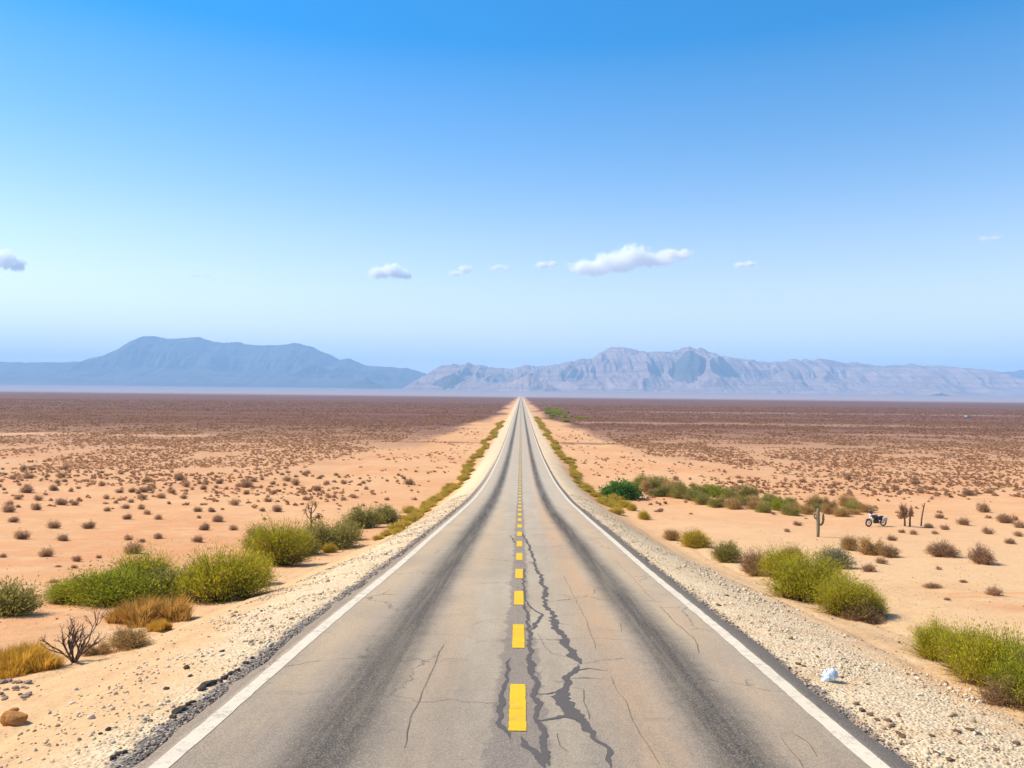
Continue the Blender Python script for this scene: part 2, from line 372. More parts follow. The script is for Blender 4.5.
    # edges: dark bare strip outside the white line
    ex = s.math('ADD', s.math('ABSOLUTE', s.math('SUBTRACT', X, 0.06)), s.math('MULTIPLY', s.math('SUBTRACT', n_m, 0.5), 0.12))
    col = s.mix(s.mapr(ex, 3.60, 3.68, 0, 0.8), col, s.mix(n_f, (0.125, 0.094, 0.078), (0.302, 0.226, 0.158)))
    near = s.mapr(Y, 45, 10)
    col = s.mix(s.math('MULTIPLY', s.mapr(agg, 0.55, 1.0), s.math('MULTIPLY', near, 0.35)), col, (0.580, 0.475, 0.344))
    col = s.mix(s.math('MULTIPLY', s.mapr(agg, 0.35, 0.0), s.math('MULTIPLY', near, 0.45)), col, (0.125, 0.099, 0.083))
    h = s.math('MULTIPLY', s.math('ADD', agg, s.math('MULTIPLY', n_f, 0.8)), near)
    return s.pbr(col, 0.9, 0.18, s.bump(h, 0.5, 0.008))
M_ASPH = asphalt_material()
ry = ys[(ys >= -40) & (ys < 7000)]
jl = 0.17 * (fbm(ry / 0.9, ry * 0, 4, 31) - 0.5) - 0.07 * (vnoise(ry / 0.35, ry * 0, 33) > 0.75)
jr = 0.15 * (fbm(ry / 1.3, ry * 0 + 4, 4, 37) - 0.5)
cols = np.stack([EDGE_L + jl - 0.09, EDGE_L + jl, *[np.full(len(ry), v) for v in (-3.4, -2.6, -1.8, -0.9, 0, 0.9, 1.8, 2.6, 3.4)], EDGE_R - jr, EDGE_R - jr + 0.09], 1)
zz = profile(ry)[:, None] - 0.0 * cols; zz[:, 0] -= 0.15; zz[:, -1] -= 0.15
zz[:, 1] -= 0.012; zz[:, -2] -= 0.012
V = np.stack([cols, np.repeat(ry[:, None], cols.shape[1], 1), zz], -1).reshape(-1, 3)
I = np.arange(V.shape[0]).reshape(len(ry), -1)
F = np.stack([I[:-1, :-1], I[:-1, 1:], I[1:, 1:], I[1:, :-1]], -1).reshape(-1, 4)
road = tag(put("road", mesh_np("road", V, F, M_ASPH, False)), "straight two lane asphalt road with worn dark tyre bands", "road", kind="structure")

def paint_material(name, c, worn, th=0.62, und=(0.26, 0.23, 0.2)):
    s = SH(name); p = s.pos(); n = s.noise(p, 6.0, 6, 0.75); n2 = s.noise(p, 45.0, 4, 0.8); n3 = s.noise(p, 1.2, 3)
    w = s.math('ADD', s.math('MULTIPLY', n, 0.6), s.math('MULTIPLY', n2, 0.4))
    k = s.math('MULTIPLY', s.mapr(w, th - 0.1, th + 0.03), worn)
    col = s.mix(k, s.mix(s.mapr(n3, 0.35, 0.7, 0, 0.3), c, tuple(v * 0.75 for v in c)), und)
    return s.pbr(col, 0.75, 0.25, s.bump(n2, 0.3, 0.004))
M_WHITE = paint_material("white_line_paint", (0.70, 0.585, 0.43), 0.7, 0.60)
M_YEL = paint_material("yellow_line_paint", (0.78, 0.46, 0.010), 0.5, 0.60, (0.30, 0.22, 0.11))
def ribbon(name, xc, w, y0, y1, mat, lift, rough=0.012, seed=1):
    r = ry[(ry > y0) & (ry < y1)]; r = np.concatenate([[y0], r, [y1]])
    a = xc - w / 2 + rough * 2 * (fbm(r / 0.3, r * 0, 3, seed) - 0.5); b = xc + w / 2 + rough * 2 * (fbm(r / 0.3, r * 0 + 7, 3, seed + 5) - 0.5)
    V = np.stack([np.stack([a, b], 1), np.repeat(r[:, None], 2, 1), np.repeat((profile(r) + lift)[:, None], 2, 1)], -1).reshape(-1, 3)
    I = np.arange(len(V)).reshape(-1, 2); F = np.stack([I[:-1, 0], I[:-1, 1], I[1:, 1], I[1:, 0]], -1)
    return put(name, mesh_np(name, V, F, mat), road)
ribbon("edge_line", -3.43, 0.19, -40, 6900, M_WHITE, 0.005, 0.015, 41)
ribbon("edge_line", 3.57, 0.19, -40, 6900, M_WHITE, 0.005, 0.015, 47)
rng = np.random.default_rng(4)
def dash_mesh(y0, y1, w=0.20, xo=0.0):
    n = max(2, int((y1 - y0) / 0.07) if y0 < 60 else 2); r = np.linspace(y0, y1, n + 1)
    a = DASHX + xo - w / 2 + (rng.random(n + 1) - 0.5) * 0.012; b = DASHX + xo + w / 2 + (rng.random(n + 1) - 0.5) * 0.012
    V = np.stack([np.stack([a, b], 1), np.repeat(r[:, None], 2, 1), np.repeat((profile(r) + 0.008)[:, None], 2, 1)], -1).reshape(-1, 3)
    I = np.arange(len(V)).reshape(-1, 2); return V, np.stack([I[:-1, 0], I[:-1, 1], I[1:, 1], I[1:, 0]], -1)
y = 8.88 - 3.85; k = 0; restV, restF, off = [], [], 0
while y < 1600:
    jit = rng.uniform(-0.06, 0.06)
    v, f = dash_mesh(y + jit, y + 1.82 + jit, 0.2)
    if k < 100: put("centre_dash", mesh_np("centre_dash", v, f, M_YEL), road)
    else: restV.append(v); restF.append(f + off); off += len(v)
    y += 3.85; k += 1
o = put("far_centre_dashes", mesh_np("far_centre_dashes", np.concatenate(restV), np.concatenate(restF), M_YEL), road); o["kind"] = "stuff"

s = SH("tar_crack"); p = s.pos(); n = s.noise(p, 30, 5, 0.75)
M_CRACK = s.pbr(s.mix(n, (0.06, 0.05, 0.047), (0.17, 0.145, 0.13)), 0.9, 0.15)
s = SH("hairline_crack"); p = s.pos(); n = s.noise(p, 5, 4, 0.7)
M_HAIR = s.pbr(s.mix(n, (0.10, 0.08, 0.065), (0.28, 0.22, 0.165)), 0.95, 0.1)
def crack(pts, w, org=(480, 460), sc=2.493, mat=None, lift=0.004, seed=0, jag=0.35):
    """a crack along a picture polyline, laid on the asphalt; w = widths in metres"""
    P = np.array([hit(org[0] + a / sc, org[1] + b / sc, roadz)[:2] for a, b in pts])
    w = np.full(len(P), w) if np.isscalar(w) else np.interp(np.linspace(0, 1, len(P)), np.linspace(0, 1, len(w)), w)
    L = np.concatenate([[0], np.cumsum(np.linalg.norm(np.diff(P, axis=0), axis=1))]); n = max(6, int(L[-1] / 0.045))
    t = np.linspace(0, L[-1], n); Q = np.stack([np.interp(t, L, P[:, 0]), np.interp(t, L, P[:, 1])], 1); W = np.interp(t, L, w)
    if mat is None: W = W * 0.85 * (0.55 + 0.9 * fbm(t / 0.4, t * 0 + 2, 3, 81 + seed))
    W = W * np.clip(np.minimum(t, L[-1] - t) / 0.25 + 0.12, 0, 1)
    D = np.gradient(Q, axis=0); D /= np.linalg.norm(D, axis=1)[:, None] + 1e-9; Nn = np.stack([-D[:, 1], D[:, 0]], 1)
    W = W * 1.0; wig = (fbm(t / (0.33 if mat is None else 0.6), t * 0 + seed, 4 if mat is None else 3, 51 + seed, 0.55 if mat is None else 0.4) - 0.5) * ((0.07 + W * 0.9) if mat is None else 0.06)
    a = W * (0.5 + jag * 2 * (fbm(t / 0.12, t * 0, 3, 61 + seed) - 0.5)); b = W * (0.5 + jag * 2 * (fbm(t / 0.12, t * 0 + 3, 3, 71 + seed) - 0.5))
    A = Q + Nn * (wig + np.maximum(a, 0.003))[:, None]; B = Q + Nn * (wig - np.maximum(b, 0.003))[:, None]
    PV = np.stack([A, B], 1).reshape(-1, 2)
    V = np.concatenate([PV, (profile(PV[:, 1]) + lift)[:, None]], 1)
    I = np.arange(len(V)).reshape(-1, 2); F = np.stack([I[:-1, 0], I[:-1, 1], I[1:, 1], I[1:, 0]], -1)
    return put("crack_seal" if mat is None else "hairline_crack", mesh_np("crack", V, F, mat or M_CRACK), road)
O2, S2 = (480, 560), 3.69
crack([(76, 188), (84, 203), (98, 214)], [0.04, 0.07, 0.05], seed=1, lift=0.0035)
crack([(180, 5), (205, 20), (225, 60), (238, 110), (240, 150), (262, 195), (285, 250), (310, 300), (345, 350), (372, 385)], [0.05, 0.09, 0.11, 0.12, 0.12, 0.14, 0.17, 0.14], O2, S2, seed=2)
crack([(360, 385), (330, 430), (318, 480), (325, 530), (352, 580), (390, 630), (430, 660)], [0.07, 0.11, 0.2, 0.2, 0.15, 0.05], O2, S2, seed=3, lift=0.0042)
crack([(350, 590), (395, 600), (430, 655), (468, 710), (482, 768)], [0.02, 0.03, 0.06, 0.07, 0.06], O2, S2, seed=4, lift=0.0036)
crack([(102, 178), (118, 205), (132, 240), (140, 262)], [0.06, 0.1, 0.1, 0.05], (480, 460), 2.493, seed=5)
crack([(165, 30), (160, 90), (170, 150), (195, 185), (232, 205), (205, 240), (182, 260)], [0.05, 0.06, 0.05, 0.05, 0.07, 0.08], O2, S2, seed=6, lift=0.0047)
crack([(160, 150), (172, 200), (180, 262), (178, 330), (190, 400), (200, 470), (212, 540), (215, 600), (235, 680), (260, 760)], [0.06, 0.07, 0.08, 0.09, 0.1, 0.09, 0.08, 0.1, 0.12], O2, S2, seed=7, lift=0.0039)
crack([(112, 360), (98, 385), (102, 440), (84, 500), (76, 560), (80, 610), (110, 660)], [0.03, 0.05, 0.06, 0.08, 0.08, 0.05], O2, S2, seed=8)
crack([(150, 650), (175, 690), (205, 730), (240, 768)], [0.06, 0.10, 0.13, 0.12], O2, S2, seed=9, lift=0.0033)
crack([(205, 495), (250, 494), (305, 482)], 0.05, O2, S2, seed=10, lift=0.0049)
crack([(210, 598), (260, 592), (310, 578), (352, 590)], [0.03, 0.07, 0.09, 0.05], O2, S2, seed=11, lift=0.0051)
crack([(345, 412), (400, 400), (470, 412)], [0.06, 0.04, 0.01], O2, S2, seed=12, lift=0.0053)
crack([(330, 438), (400, 436), (460, 440)], [0.04, 0.02, 0.01], O2, S2, seed=13, lift=0.0055)
crack([(275, 450), (300, 448), (325, 445)], 0.05, O2, S2, seed=14, lift=0.0057)
hh = 0.0061
for k, (pts, w, og, sc) in enumerate([
    ([(212, 270), (235, 320), (265, 345), (322, 358)], 0.016, O2, S2),
    ([(225, 308), (260, 310), (312, 310)], 0.012, O2, S2),
    ([(345, 470), (380, 478), (378, 520), (400, 590)], 0.018, O2, S2),
    ([(200, 463), (240, 465)], 0.02, O2, S2),
    ([(290, 640), (298, 690), (325, 708)], 0.014, O2, S2),
    ([(480, 430), (520, 500), (560, 580), (610, 670), (655, 755)], 0.012, O2, S2),
    ([(310, 60), (345, 130), (385, 210), (430, 330)], 0.010, O2, S2),
    ([(350, 288), (450, 290), (560, 298)], 0.014, O2, S2),
    ([(560, 148), (620, 150), (690, 158)], 0.03, O2, S2),
    ([(500, 5), (560, 60), (610, 120), (640, 150)], 0.016, O2, S2),
    ([(660, 170), (720, 230), (790, 290), (812, 345)], 0.026, O2, S2),
    ([(735, 310), (770, 308), (800, 312)], 0.02, O2, S2),
    ([(440, 255), (520, 265), (515, 235)], 0.010, O2, S2),
    ([(505, 460), (490, 500), (465, 560), (440, 610), (425, 650), (412, 720)], 0.014, (240, 460), 2.493),
    ([(300, 440), (380, 436), (470, 434), (560, 438)], 0.012, (240, 460), 2.493),
    ([(230, 72), (260, 74), (292, 70)], 0.016, (300, 640), 3.938),
    ([(140, 258), (200, 258), (260, 250)], 0.014, (300, 640), 3.938),
    ([(240, 366), (300, 360), (380, 352)], 0.012, (300, 640), 3.938),
    ([(290, 245), (360, 240), (440, 250)], 0.010, (300, 640), 3.938),
    ([(0, 395), (60, 398), (110, 430), (150, 490)], 0.014, (780, 640), 4.197),
    ([(0, 410), (40, 460), (80, 500), (95, 537)], 0.014, (780, 640), 4.197),
    ([(820, 272), (880, 270)], 0.018, (300, 640), 3.938)]):
    crack(pts, w * 0.55, og, sc, M_HAIR, hh + 0.00018 * k if pts[0] != (820, 272) else 0.0105, 20 + k, 0.45)

# ------------------------------------------------------------------ mountains
def rock_material(name, c1, c2, c3):
    s = SH(name); p = s.pos(); X, Y, Z = s.xyz(p)
    n = s.noise(p, 0.004, 6, 0.62); n2 = s.noise(s.vec('MULTIPLY', p, (1, 1, 4)), 0.012, 5, 0.65)
    strata = s.noise(s.comb(s.math('MULTIPLY', X, 0.0004), s.math('MULTIPLY', Y, 0.0004), s.math('MULTIPLY', Z, 0.03)), 1.0, 4, 0.7)
    c = s.mix(s.mapr(n, 0.35, 0.65), c1, c2); c = s.mix(s.mapr(strata, 0.42, 0.62, 0, 0.6), c, c3); c = s.mix(s.mapr(n2, 0.45, 0.7, 0, 0.4), c, tuple(v * 0.55 for v in c1))
    return s.pbr(c, 0.95, 0.05, s.bump(n2, 0.6, 25))
def mountain(name, sil, D, front, back, seed, mat, label, mesa=0.5, gul=0.5, scale=1.0, step=0.8, jag=0.26):
    """a ridge whose crest follows the picture's skyline at distance D, with gullied talus, cliff band and back slope"""
    px = np.arange(sil[0][0], sil[-1][0] + step, step); py = np.interp(px, [a for a, b in sil], [b for a, b in sil])
    rough = fbm(px / 7.0, px * 0, 5, seed, 0.62) - 0.5
    PT = np.array([CAM + ray(a, b) * D for a, b in zip(px, py)])
    X = PT[:, 0]; H = PT[:, 2]; Hn = H + rough * np.clip(H, 0, 260) * jag
    Hn = np.maximum(Hn, -6)
    rows = np.concatenate([np.linspace(0, 1, 90), 1 + np.linspace(0, 1, 14)[1:]])
    V = []
    g1 = ridged(X / (520 * scale), X * 0 + 3, 2, seed + 3); g2 = ridged(X / (170 * scale), X * 0 + 8, 3, seed + 7)
    for r in rows:
        if r <= 1:
            yy = D - front * (1 - r)
            yn = r * front / (900 * scale)
            wx = (fbm(X / (900 * scale), X * 0 + yn, 3, seed + 11) - 0.5) * 900 * scale; wx2 = (fbm(X / (260 * scale), X * 0 + yn * 3, 2, seed + 12) - 0.5) * 240 * scale
            sp = ridged((X + wx) / (1500 * scale), X * 0 + yn * 0.35, 2, seed + 3, 0.4); sg = ridged((X + wx * 0.6 + wx2) / (330 * scale), X * 0 + yn * 0.8, 2, seed + 7); fi = ridged((X + wx2) / (100 * scale), X * 0 + yn * 2.4, 3, seed + 9)
            v = r + gul * ((sp - 0.60) * 0.85 + (sg - 0.58) * 0.36 + (fi - 0.6) * 0.15 + (ridged((X + wx2 * 0.5) / (46 * scale), X * 0 + yn * 5, 2, seed + 21) - 0.6) * 0.06) * math.sin(math.pi * min(1, r * 1.02)) ** 0.75
            v = np.clip(v, 0, 1)
            tal = 0.60 * v ** 1.45; cl = 0.06 * (fbm(X / (500 * scale), X * 0, 3, seed + 15) - 0.5); cliff = sstep(0.60 + cl, 0.78 + cl, v) * 0.27; plat = 0.13 * sstep(0.74, 1.0, v)
            a = tal / 0.60 * (1 - 0.40 * mesa) * 0 + tal + cliff + plat
            b = v ** 1.15
            q = mesa * a + (1 - mesa) * b
            q = q / max(1e-6, 1.0) if r < 1 else np.ones_like(X)
            q = np.clip(q, 0, 1.0); z = Hn * q
            if r > 0.93: z = z + (Hn - z) * (r - 0.93) / 0.07
            z = z * min(1, r / 0.02) - 5 * (r == 0)
        else:
            u = r - 1; yy = D + back * u; z = Hn * (1 - u ** 1.3) * (0.85 + 0.15 * (1 - u)) + 30 * (fbm(X / 300, X * 0 + u * 5, 3, seed + 2) - 0.5) * math.sin(math.pi * u) - 5 * (u == 1)
        V.append(np.stack([X, np.full_like(X, yy), z - 1.5], 1))
    V = np.concatenate(V); n = len(X); I = np.arange(len(V)).reshape(-1, n)
    F = np.stack([I[:-1, :-1], I[:-1, 1:], I[1:, 1:], I[1:, :-1]], -1).reshape(-1, 4)
    return tag(put(name, mesh_np(name, V, F, mat, False)), label, "mountain", kind="structure")
M_ROCK = rock_material("mountain_rock", (0.33, 0.215, 0.19), (0.43, 0.29, 0.245), (0.19, 0.12, 0.11))
M_ROCK2 = rock_material("far_mountain_rock", (0.085, 0.072, 0.075), (0.15, 0.115, 0.10), (0.06, 0.052, 0.055))
mountain("mountain_range_west", [(-420, 372), (-300, 360), (-160, 364), (0, 361.5), (33, 363), (66, 362), (93, 361.5), (113, 353), (133, 343), (143, 337.3), (156, 336.6), (173, 339), (199, 337), (213, 341.6), (226, 343), (239, 342), (252, 345), (279, 345), (296, 343), (312, 347), (340, 359), (350, 358.5), (366, 365.5), (406, 368), (426, 373), (460, 385), (490, 393)],
         9600, 2100, 1300, 3, M_ROCK2, "blue far flat topped mountain with long ridge", 0.65, 0.62, 1.1, 0.8, 0.09)
mountain("foothills_west", [(-300, 380), (-150, 374), (0, 372), (90, 370), (166, 368.5), (199, 370), (260, 372), (340, 376.5), (400, 383), (440, 391)],
         8700, 1300, 800, 13, M_ROCK2, "low smooth foothills before the western mountain", 0.0, 0.25, 1.0)
mountain("hillock", [(338, 392), (350, 383.5), (357, 380), (368, 379.5), (378, 384), (396, 392)], 7600, 420, 400, 23, M_ROCK2, "small dark hillock on the pale lake edge", 0.1, 0.4, 0.5, 0.8)
mountain("mountain_range_east_far", [(930, 392), (950, 380), (970, 374), (990, 371.5), (1024, 370.4), (1100, 366), (1200, 372), (1330, 380), (1400, 392)], 10200, 1700, 1300, 31, M_ROCK2, "distant blue ridge at the right edge", 0.3, 0.5, 1.0)
mountain("mountain_range_east", [(392, 394), (410, 388), (420, 383), (430, 373), (446, 365), (473, 364), (486, 366), (506, 369), (526, 366), (556, 365), (579, 360), (589, 361), (602, 351), (610, 348), (619, 347), (630, 348), (639, 351), (659, 352), (672, 350.5), (680, 348.5), (690, 348.5), (697, 349.5), (710, 355), (724, 357.6), (747, 359.6), (774, 362), (797, 359.6), (828, 360), (841, 362.7), (858, 362.7), (871, 366), (915, 364.7), (949, 367), (969, 368.7), (986, 374), (1002, 384), (1018, 391), (1060, 399)],
         8300, 1900, 1300, 43, M_ROCK, "lilac rocky table mountains across the road's end", 0.5, 0.8, 0.95, 0.8, 0.22)
mountain("foothills_centre", [(486, 396), (500, 388), (515, 379), (528, 374.5), (545, 382), (560, 390), (575, 396)], 6500, 500, 500, 57, M_ROCK, "bluish low spur hill behind the road's end", 0.2, 0.6, 0.5, 0.8)
mountain("hillock", [(922, 400), (932, 394.5), (941, 392.5), (950, 396), (958, 400)], 6000, 300, 300, 61, M_ROCK2, "small dark knoll before the eastern mountains", 0.1, 0.4, 0.4, 0.8)

mountain("mountain_spur", [(652, 396), (668, 376), (680, 358), (688, 350.5), (694, 351), (702, 357), (712, 366), (726, 380), (742, 396)], 7500, 900, 800, 71, M_ROCK2, "pointed spur before the eastern table mountains, its shaded side coloured dark", 0.35, 0.7, 0.6, 0.8, 0.15)  # darker rock puts the peak's shaded right side into the colour
mountain("mountain_spur", [(418, 396), (432, 384), (444, 376), (453, 373.5), (462, 377), (476, 386), (490, 396)], 7200, 700, 600, 73, M_ROCK2, "dark rocky spur at the western end of the eastern mountains", 0.3, 0.7, 0.6, 0.8, 0.15)
mountain("mountain_spur", [(756, 398), (768, 384), (778, 373), (786, 368), (795, 374), (806, 385), (822, 398)], 7600, 800, 700, 79, M_ROCK, "lilac pointed spur before the middle of the eastern mountains", 0.3, 0.75, 0.6, 0.8, 0.15)
mountain("mountain_spur", [(862, 399), (880, 388), (896, 376), (908, 371), (920, 375), (938, 387), (956, 399)], 7700, 800, 700, 83, M_ROCK, "broad lilac spur before the eastern end of the mountains", 0.35, 0.75, 0.6, 0.8, 0.15)

# ------------------------------------------------------------------ haze
s = SH("haze_air"); pv = s.n("ShaderNodeVolumePrincipled")
pv.inputs["Color"].default_value = (0.39, 0.68, 1.0, 1); pv.inputs["Density"].default_value = HAZE
pv.inputs["Density Attribute"].default_value = ""; pv.inputs["Anisotropy"].default_value = 0.0
s.nt.links.new(pv.outputs[0], s.out.inputs["Volume"])
x0, x1, y0, y1, z0, z1 = -15900, 15900, -300, 16400, -8.0, 700
V = [(x, y, z) for z in (z0, z1) for y in (y0, y1) for x in (x0, x1)]
F = np.array([(0, 2, 3, 1), (4, 5, 7, 6), (0, 1, 5, 4), (2, 6, 7, 3), (0, 4, 6, 2), (1, 3, 7, 5)])
tag(put("haze", mesh_np("haze", np.array(V, float), F, s.mat)), "thin blue desert haze", "haze", kind="stuff")

# ------------------------------------------------------------------ clouds
def cloud(x0, y0, x1, y1, D, blobs, dens, label, thr=0.30, seed=0.0):
    c = CAM + ray((x0 + x1) / 2, (y0 + y1) / 2) * D; w = (x1 - x0) * D / FOC / 2 * 1.04; h = (y1 - y0) * D / FOC / 2 * 1.1; d = max(h * 0.9, w * 0.28)
    s = SH("cloud_vapour"); p = s.obj()
    warp = s.n("ShaderNodeTexNoise"); s.put(warp.inputs["Vector"], s.vec('ADD', p, (seed, seed, 0))); warp.inputs["Scale"].default_value = 3.2 / h * 0.5; warp.inputs["Detail"].default_value = 5
    wv = s.vec('MULTIPLY', s.vec('SUBTRACT', warp.outputs["Color"], (0.5, 0.5, 0.5)), (h * 0.9, h * 0.9, h * 0.6))
    q = s.vec('ADD', p, wv); f = None
    for bx, bz, rx, rz in blobs:
        dd = s.vec('LENGTH', s.vec('DIVIDE', s.vec('SUBTRACT', q, (bx * w, 0, bz * h)), (rx * w, d * 0.8, rz * h)))
        g = s.math('SUBTRACT', 1.0, dd); f = g if f is None else s.math('SMOOTH_MAX', f, g, 0.15)
    fine = s.noise(s.vec('ADD', p, (seed, 3, seed)), 6.0 / h * 0.5, 6, 0.62)
    f = s.math('ADD', f, s.math('MULTIPLY', s.math('SUBTRACT', fine, 0.5), 1.5))
    f = s.math('MULTIPLY', s.mapr(f, thr - 0.25, thr + 0.35), dens)
    vs = s.n("ShaderNodeVolumeScatter"); vs.inputs["Color"].default_value = (1, 1, 1, 1); vs.inputs["Anisotropy"].default_value = 0.2; s.put(vs.inputs["Density"], f)
    s.nt.links.new(vs.outputs[0], s.out.inputs["Volume"])
    u, v = np.meshgrid(np.linspace(0, 2 * math.pi, 33)[:-1], np.linspace(0.06, math.pi - 0.06, 14))
    P = np.stack([np.cos(u) * np.sin(v) * w * 1.08, np.sin(u) * np.sin(v) * d * 1.08, np.cos(v) * h * 1.1], -1).reshape(-1, 3)
    I = np.arange(len(P)).reshape(14, 32); J = np.roll(I, -1, 1)
    F = np.stack([I[:-1], I[1:], J[1:], J[:-1]], -1).reshape(-1, 4)
    caps = [I[0][None, :], I[-1][::-1][None, :]]
    return tag(put("cloud", mesh_np("cloud", P, [F] + caps, s.mat), None, tuple(c)), label, "cloud", "small white clouds low over the mountains")
D0 = 9000
cloud(566, 241, 692, 277, D0, [(-0.55, -0.45, 0.42, 0.5), (-0.2, -0.2, 0.4, 0.62), (0.08, 0.15, 0.34, 0.68), (0.4, -0.02, 0.36, 0.42), (0.68, 0.25, 0.34, 0.3), (-0.75, -0.6, 0.25, 0.25)], 0.028, "largest white cloud, long and rising to the right", seed=1.0)
cloud(364, 259, 416, 282, D0, [(-0.4, -0.25, 0.5, 0.6), (0.1, -0.05, 0.5, 0.75), (0.5, -0.3, 0.42, 0.5)], 0.04, "compact white cloud above the gap between the mountains", seed=400.0)
cloud(444, 262, 476, 278, D0, [(-0.3, -0.4, 0.5, 0.4), (0.3, 0.1, 0.5, 0.55)], 0.035, "small wispy cloud just right of the compact cloud", seed=900.0)
cloud(486, 261, 514, 277, D0, [(-0.4, 0.1, 0.4, 0.4), (0.4, 0.0, 0.4, 0.5), (0, 0.3, 0.5, 0.3)], 0.020, "faintest wisp of cloud above the road's end", seed=1300.0)
cloud(532, 257, 560, 271, D0, [(-0.3, -0.1, 0.5, 0.55), (0.35, 0.0, 0.45, 0.5)], 0.045, "little round cloud left of the largest cloud", seed=1700.0)
cloud(731, 258, 760, 271, D0, [(-0.35, -0.1, 0.5, 0.5), (0.3, 0.05, 0.5, 0.55)], 0.06, "little bright cloud right of the largest cloud", seed=2100.0)
cloud(-28, 247, 32, 275, D0, [(-0.5, -0.2, 0.5, 0.6), (0.1, 0.1, 0.5, 0.75), (0.5, -0.2, 0.36, 0.5)], 0.034, "white cloud cut by the left edge of the sky", seed=2600.0)
cloud(184, 271, 216, 281, D0, [(-0.3, 0, 0.5, 0.4), (0.4, 0.1, 0.45, 0.4)], 0.016, "thin faint cloud streak above the flat topped mountain", seed=3100.0)
cloud(972, 232, 1004, 245, D0, [(-0.2, 0, 0.5, 0.45), (0.4, 0.1, 0.5, 0.4)], 0.016, "thin faint cloud near the right edge of the sky", seed=3600.0)
#PART2

# ================================================================== vegetation
def leaf_material(name, stops, trans=0.3, var=0.25, gain=2.0):
    stops = [(p_, tuple(min(0.8, v * gain) for v in c_)) for p_, c_ in stops]; trans = trans + 0.15
    s = SH(name); t = s.attr("tint"); oi = s.n("ShaderNodeObjectInfo").outputs["Random"]
    c = s.ramp(t, stops)
    c = s.mix(s.math('MULTIPLY', oi, var), c, tuple(v * 0.8 for v in stops[0][1]))
    d = s.n("ShaderNodeBsdfDiffuse"); s.put(d.inputs["Color"], c)
    tr = s.n("ShaderNodeBsdfTranslucent"); s.put(tr.inputs["Color"], c)
    mx = s.n("ShaderNodeMixShader"); mx.inputs[0].default_value = trans
    s.nt.links.new(d.outputs[0], mx.inputs[1]); s.nt.links.new(tr.outputs[0], mx.inputs[2]); s.nt.links.new(mx.outputs[0], s.out.inputs["Surface"])
    return s.mat
ML = {
 'green': leaf_material("green_leaves", [(0, (0.135, 0.125, 0.009)), (0.5, (0.25, 0.22, 0.012)), (1, (0.40, 0.335, 0.028))]),
 'deep': leaf_material("deep_green_leaves", [(0, (0.095, 0.11, 0.009)), (0.5, (0.185, 0.19, 0.012)), (1, (0.32, 0.29, 0.028))]),
 'dark': leaf_material("dark_green_leaves", [(0, (0.022, 0.06, 0.010)), (0.6, (0.05, 0.11, 0.014)), (1, (0.11, 0.18, 0.025))], gain=2.4),
 'olive': leaf_material("olive_leaves", [(0, (0.10, 0.085, 0.022)), (0.5, (0.19, 0.165, 0.04)), (1, (0.31, 0.26, 0.07))]),
 'grey': leaf_material("grey_green_leaves", [(0, (0.12, 0.11, 0.055)), (0.5, (0.20, 0.19, 0.10)), (1, (0.32, 0.30, 0.18))], gain=1.6),
 'brown': leaf_material("dry_brown_twigs", [(0, (0.15, 0.085, 0.04)), (0.5, (0.26, 0.16, 0.075)), (1, (0.42, 0.28, 0.14))], gain=1.6),
 'tan': leaf_material("tan_dry_twigs", [(0, (0.24, 0.14, 0.05)), (0.5, (0.38, 0.24, 0.085)), (1, (0.52, 0.36, 0.15))], gain=1.5),
 'gold': leaf_material("golden_grass_blades", [(0, (0.36, 0.18, 0.025)), (0.5, (0.55, 0.31, 0.04)), (1, (0.68, 0.44, 0.09))], 0.35, 0.1, gain=1.25),
 'rust': leaf_material("rust_gold_grass_blades", [(0, (0.27, 0.13, 0.03)), (0.5, (0.44, 0.24, 0.055)), (1, (0.58, 0.37, 0.10))], 0.35, 0.1, gain=1.3),
 'yellow': leaf_material("yellow_leaves", [(0, (0.28, 0.20, 0.02)), (0.5, (0.45, 0.33, 0.03)), (1, (0.60, 0.46, 0.07))], 0.35, 0.1, gain=1.3),
 'scrub': leaf_material("dry_scrub_twigs", [(0, (0.125, 0.072, 0.040)), (0.5, (0.215, 0.130, 0.072)), (1, (0.34, 0.22, 0.125))], 0.35, 0.45, gain=2.5),
 'field': leaf_material("dry_plain_scrub_twigs", [(0, (0.13, 0.065, 0.032)), (0.5, (0.22, 0.12, 0.062)), (1, (0.36, 0.21, 0.115))], 0.35, 0.3, gain=2.6),
 'sage': leaf_material("roadside_shrub_leaves", [(0, (0.18, 0.125, 0.020)), (0.5, (0.285, 0.205, 0.032)), (1, (0.40, 0.30, 0.06))], 0.25, 0.35, gain=2.2),
}
M_TWIG = simple("brown_twigs", (0.30, 0.175, 0.10), 0.9, 0, 0.1)
M_DEADWOOD = simple("dead_wood", (0.17, 0.105, 0.075), 0.9, 0, 0.1)

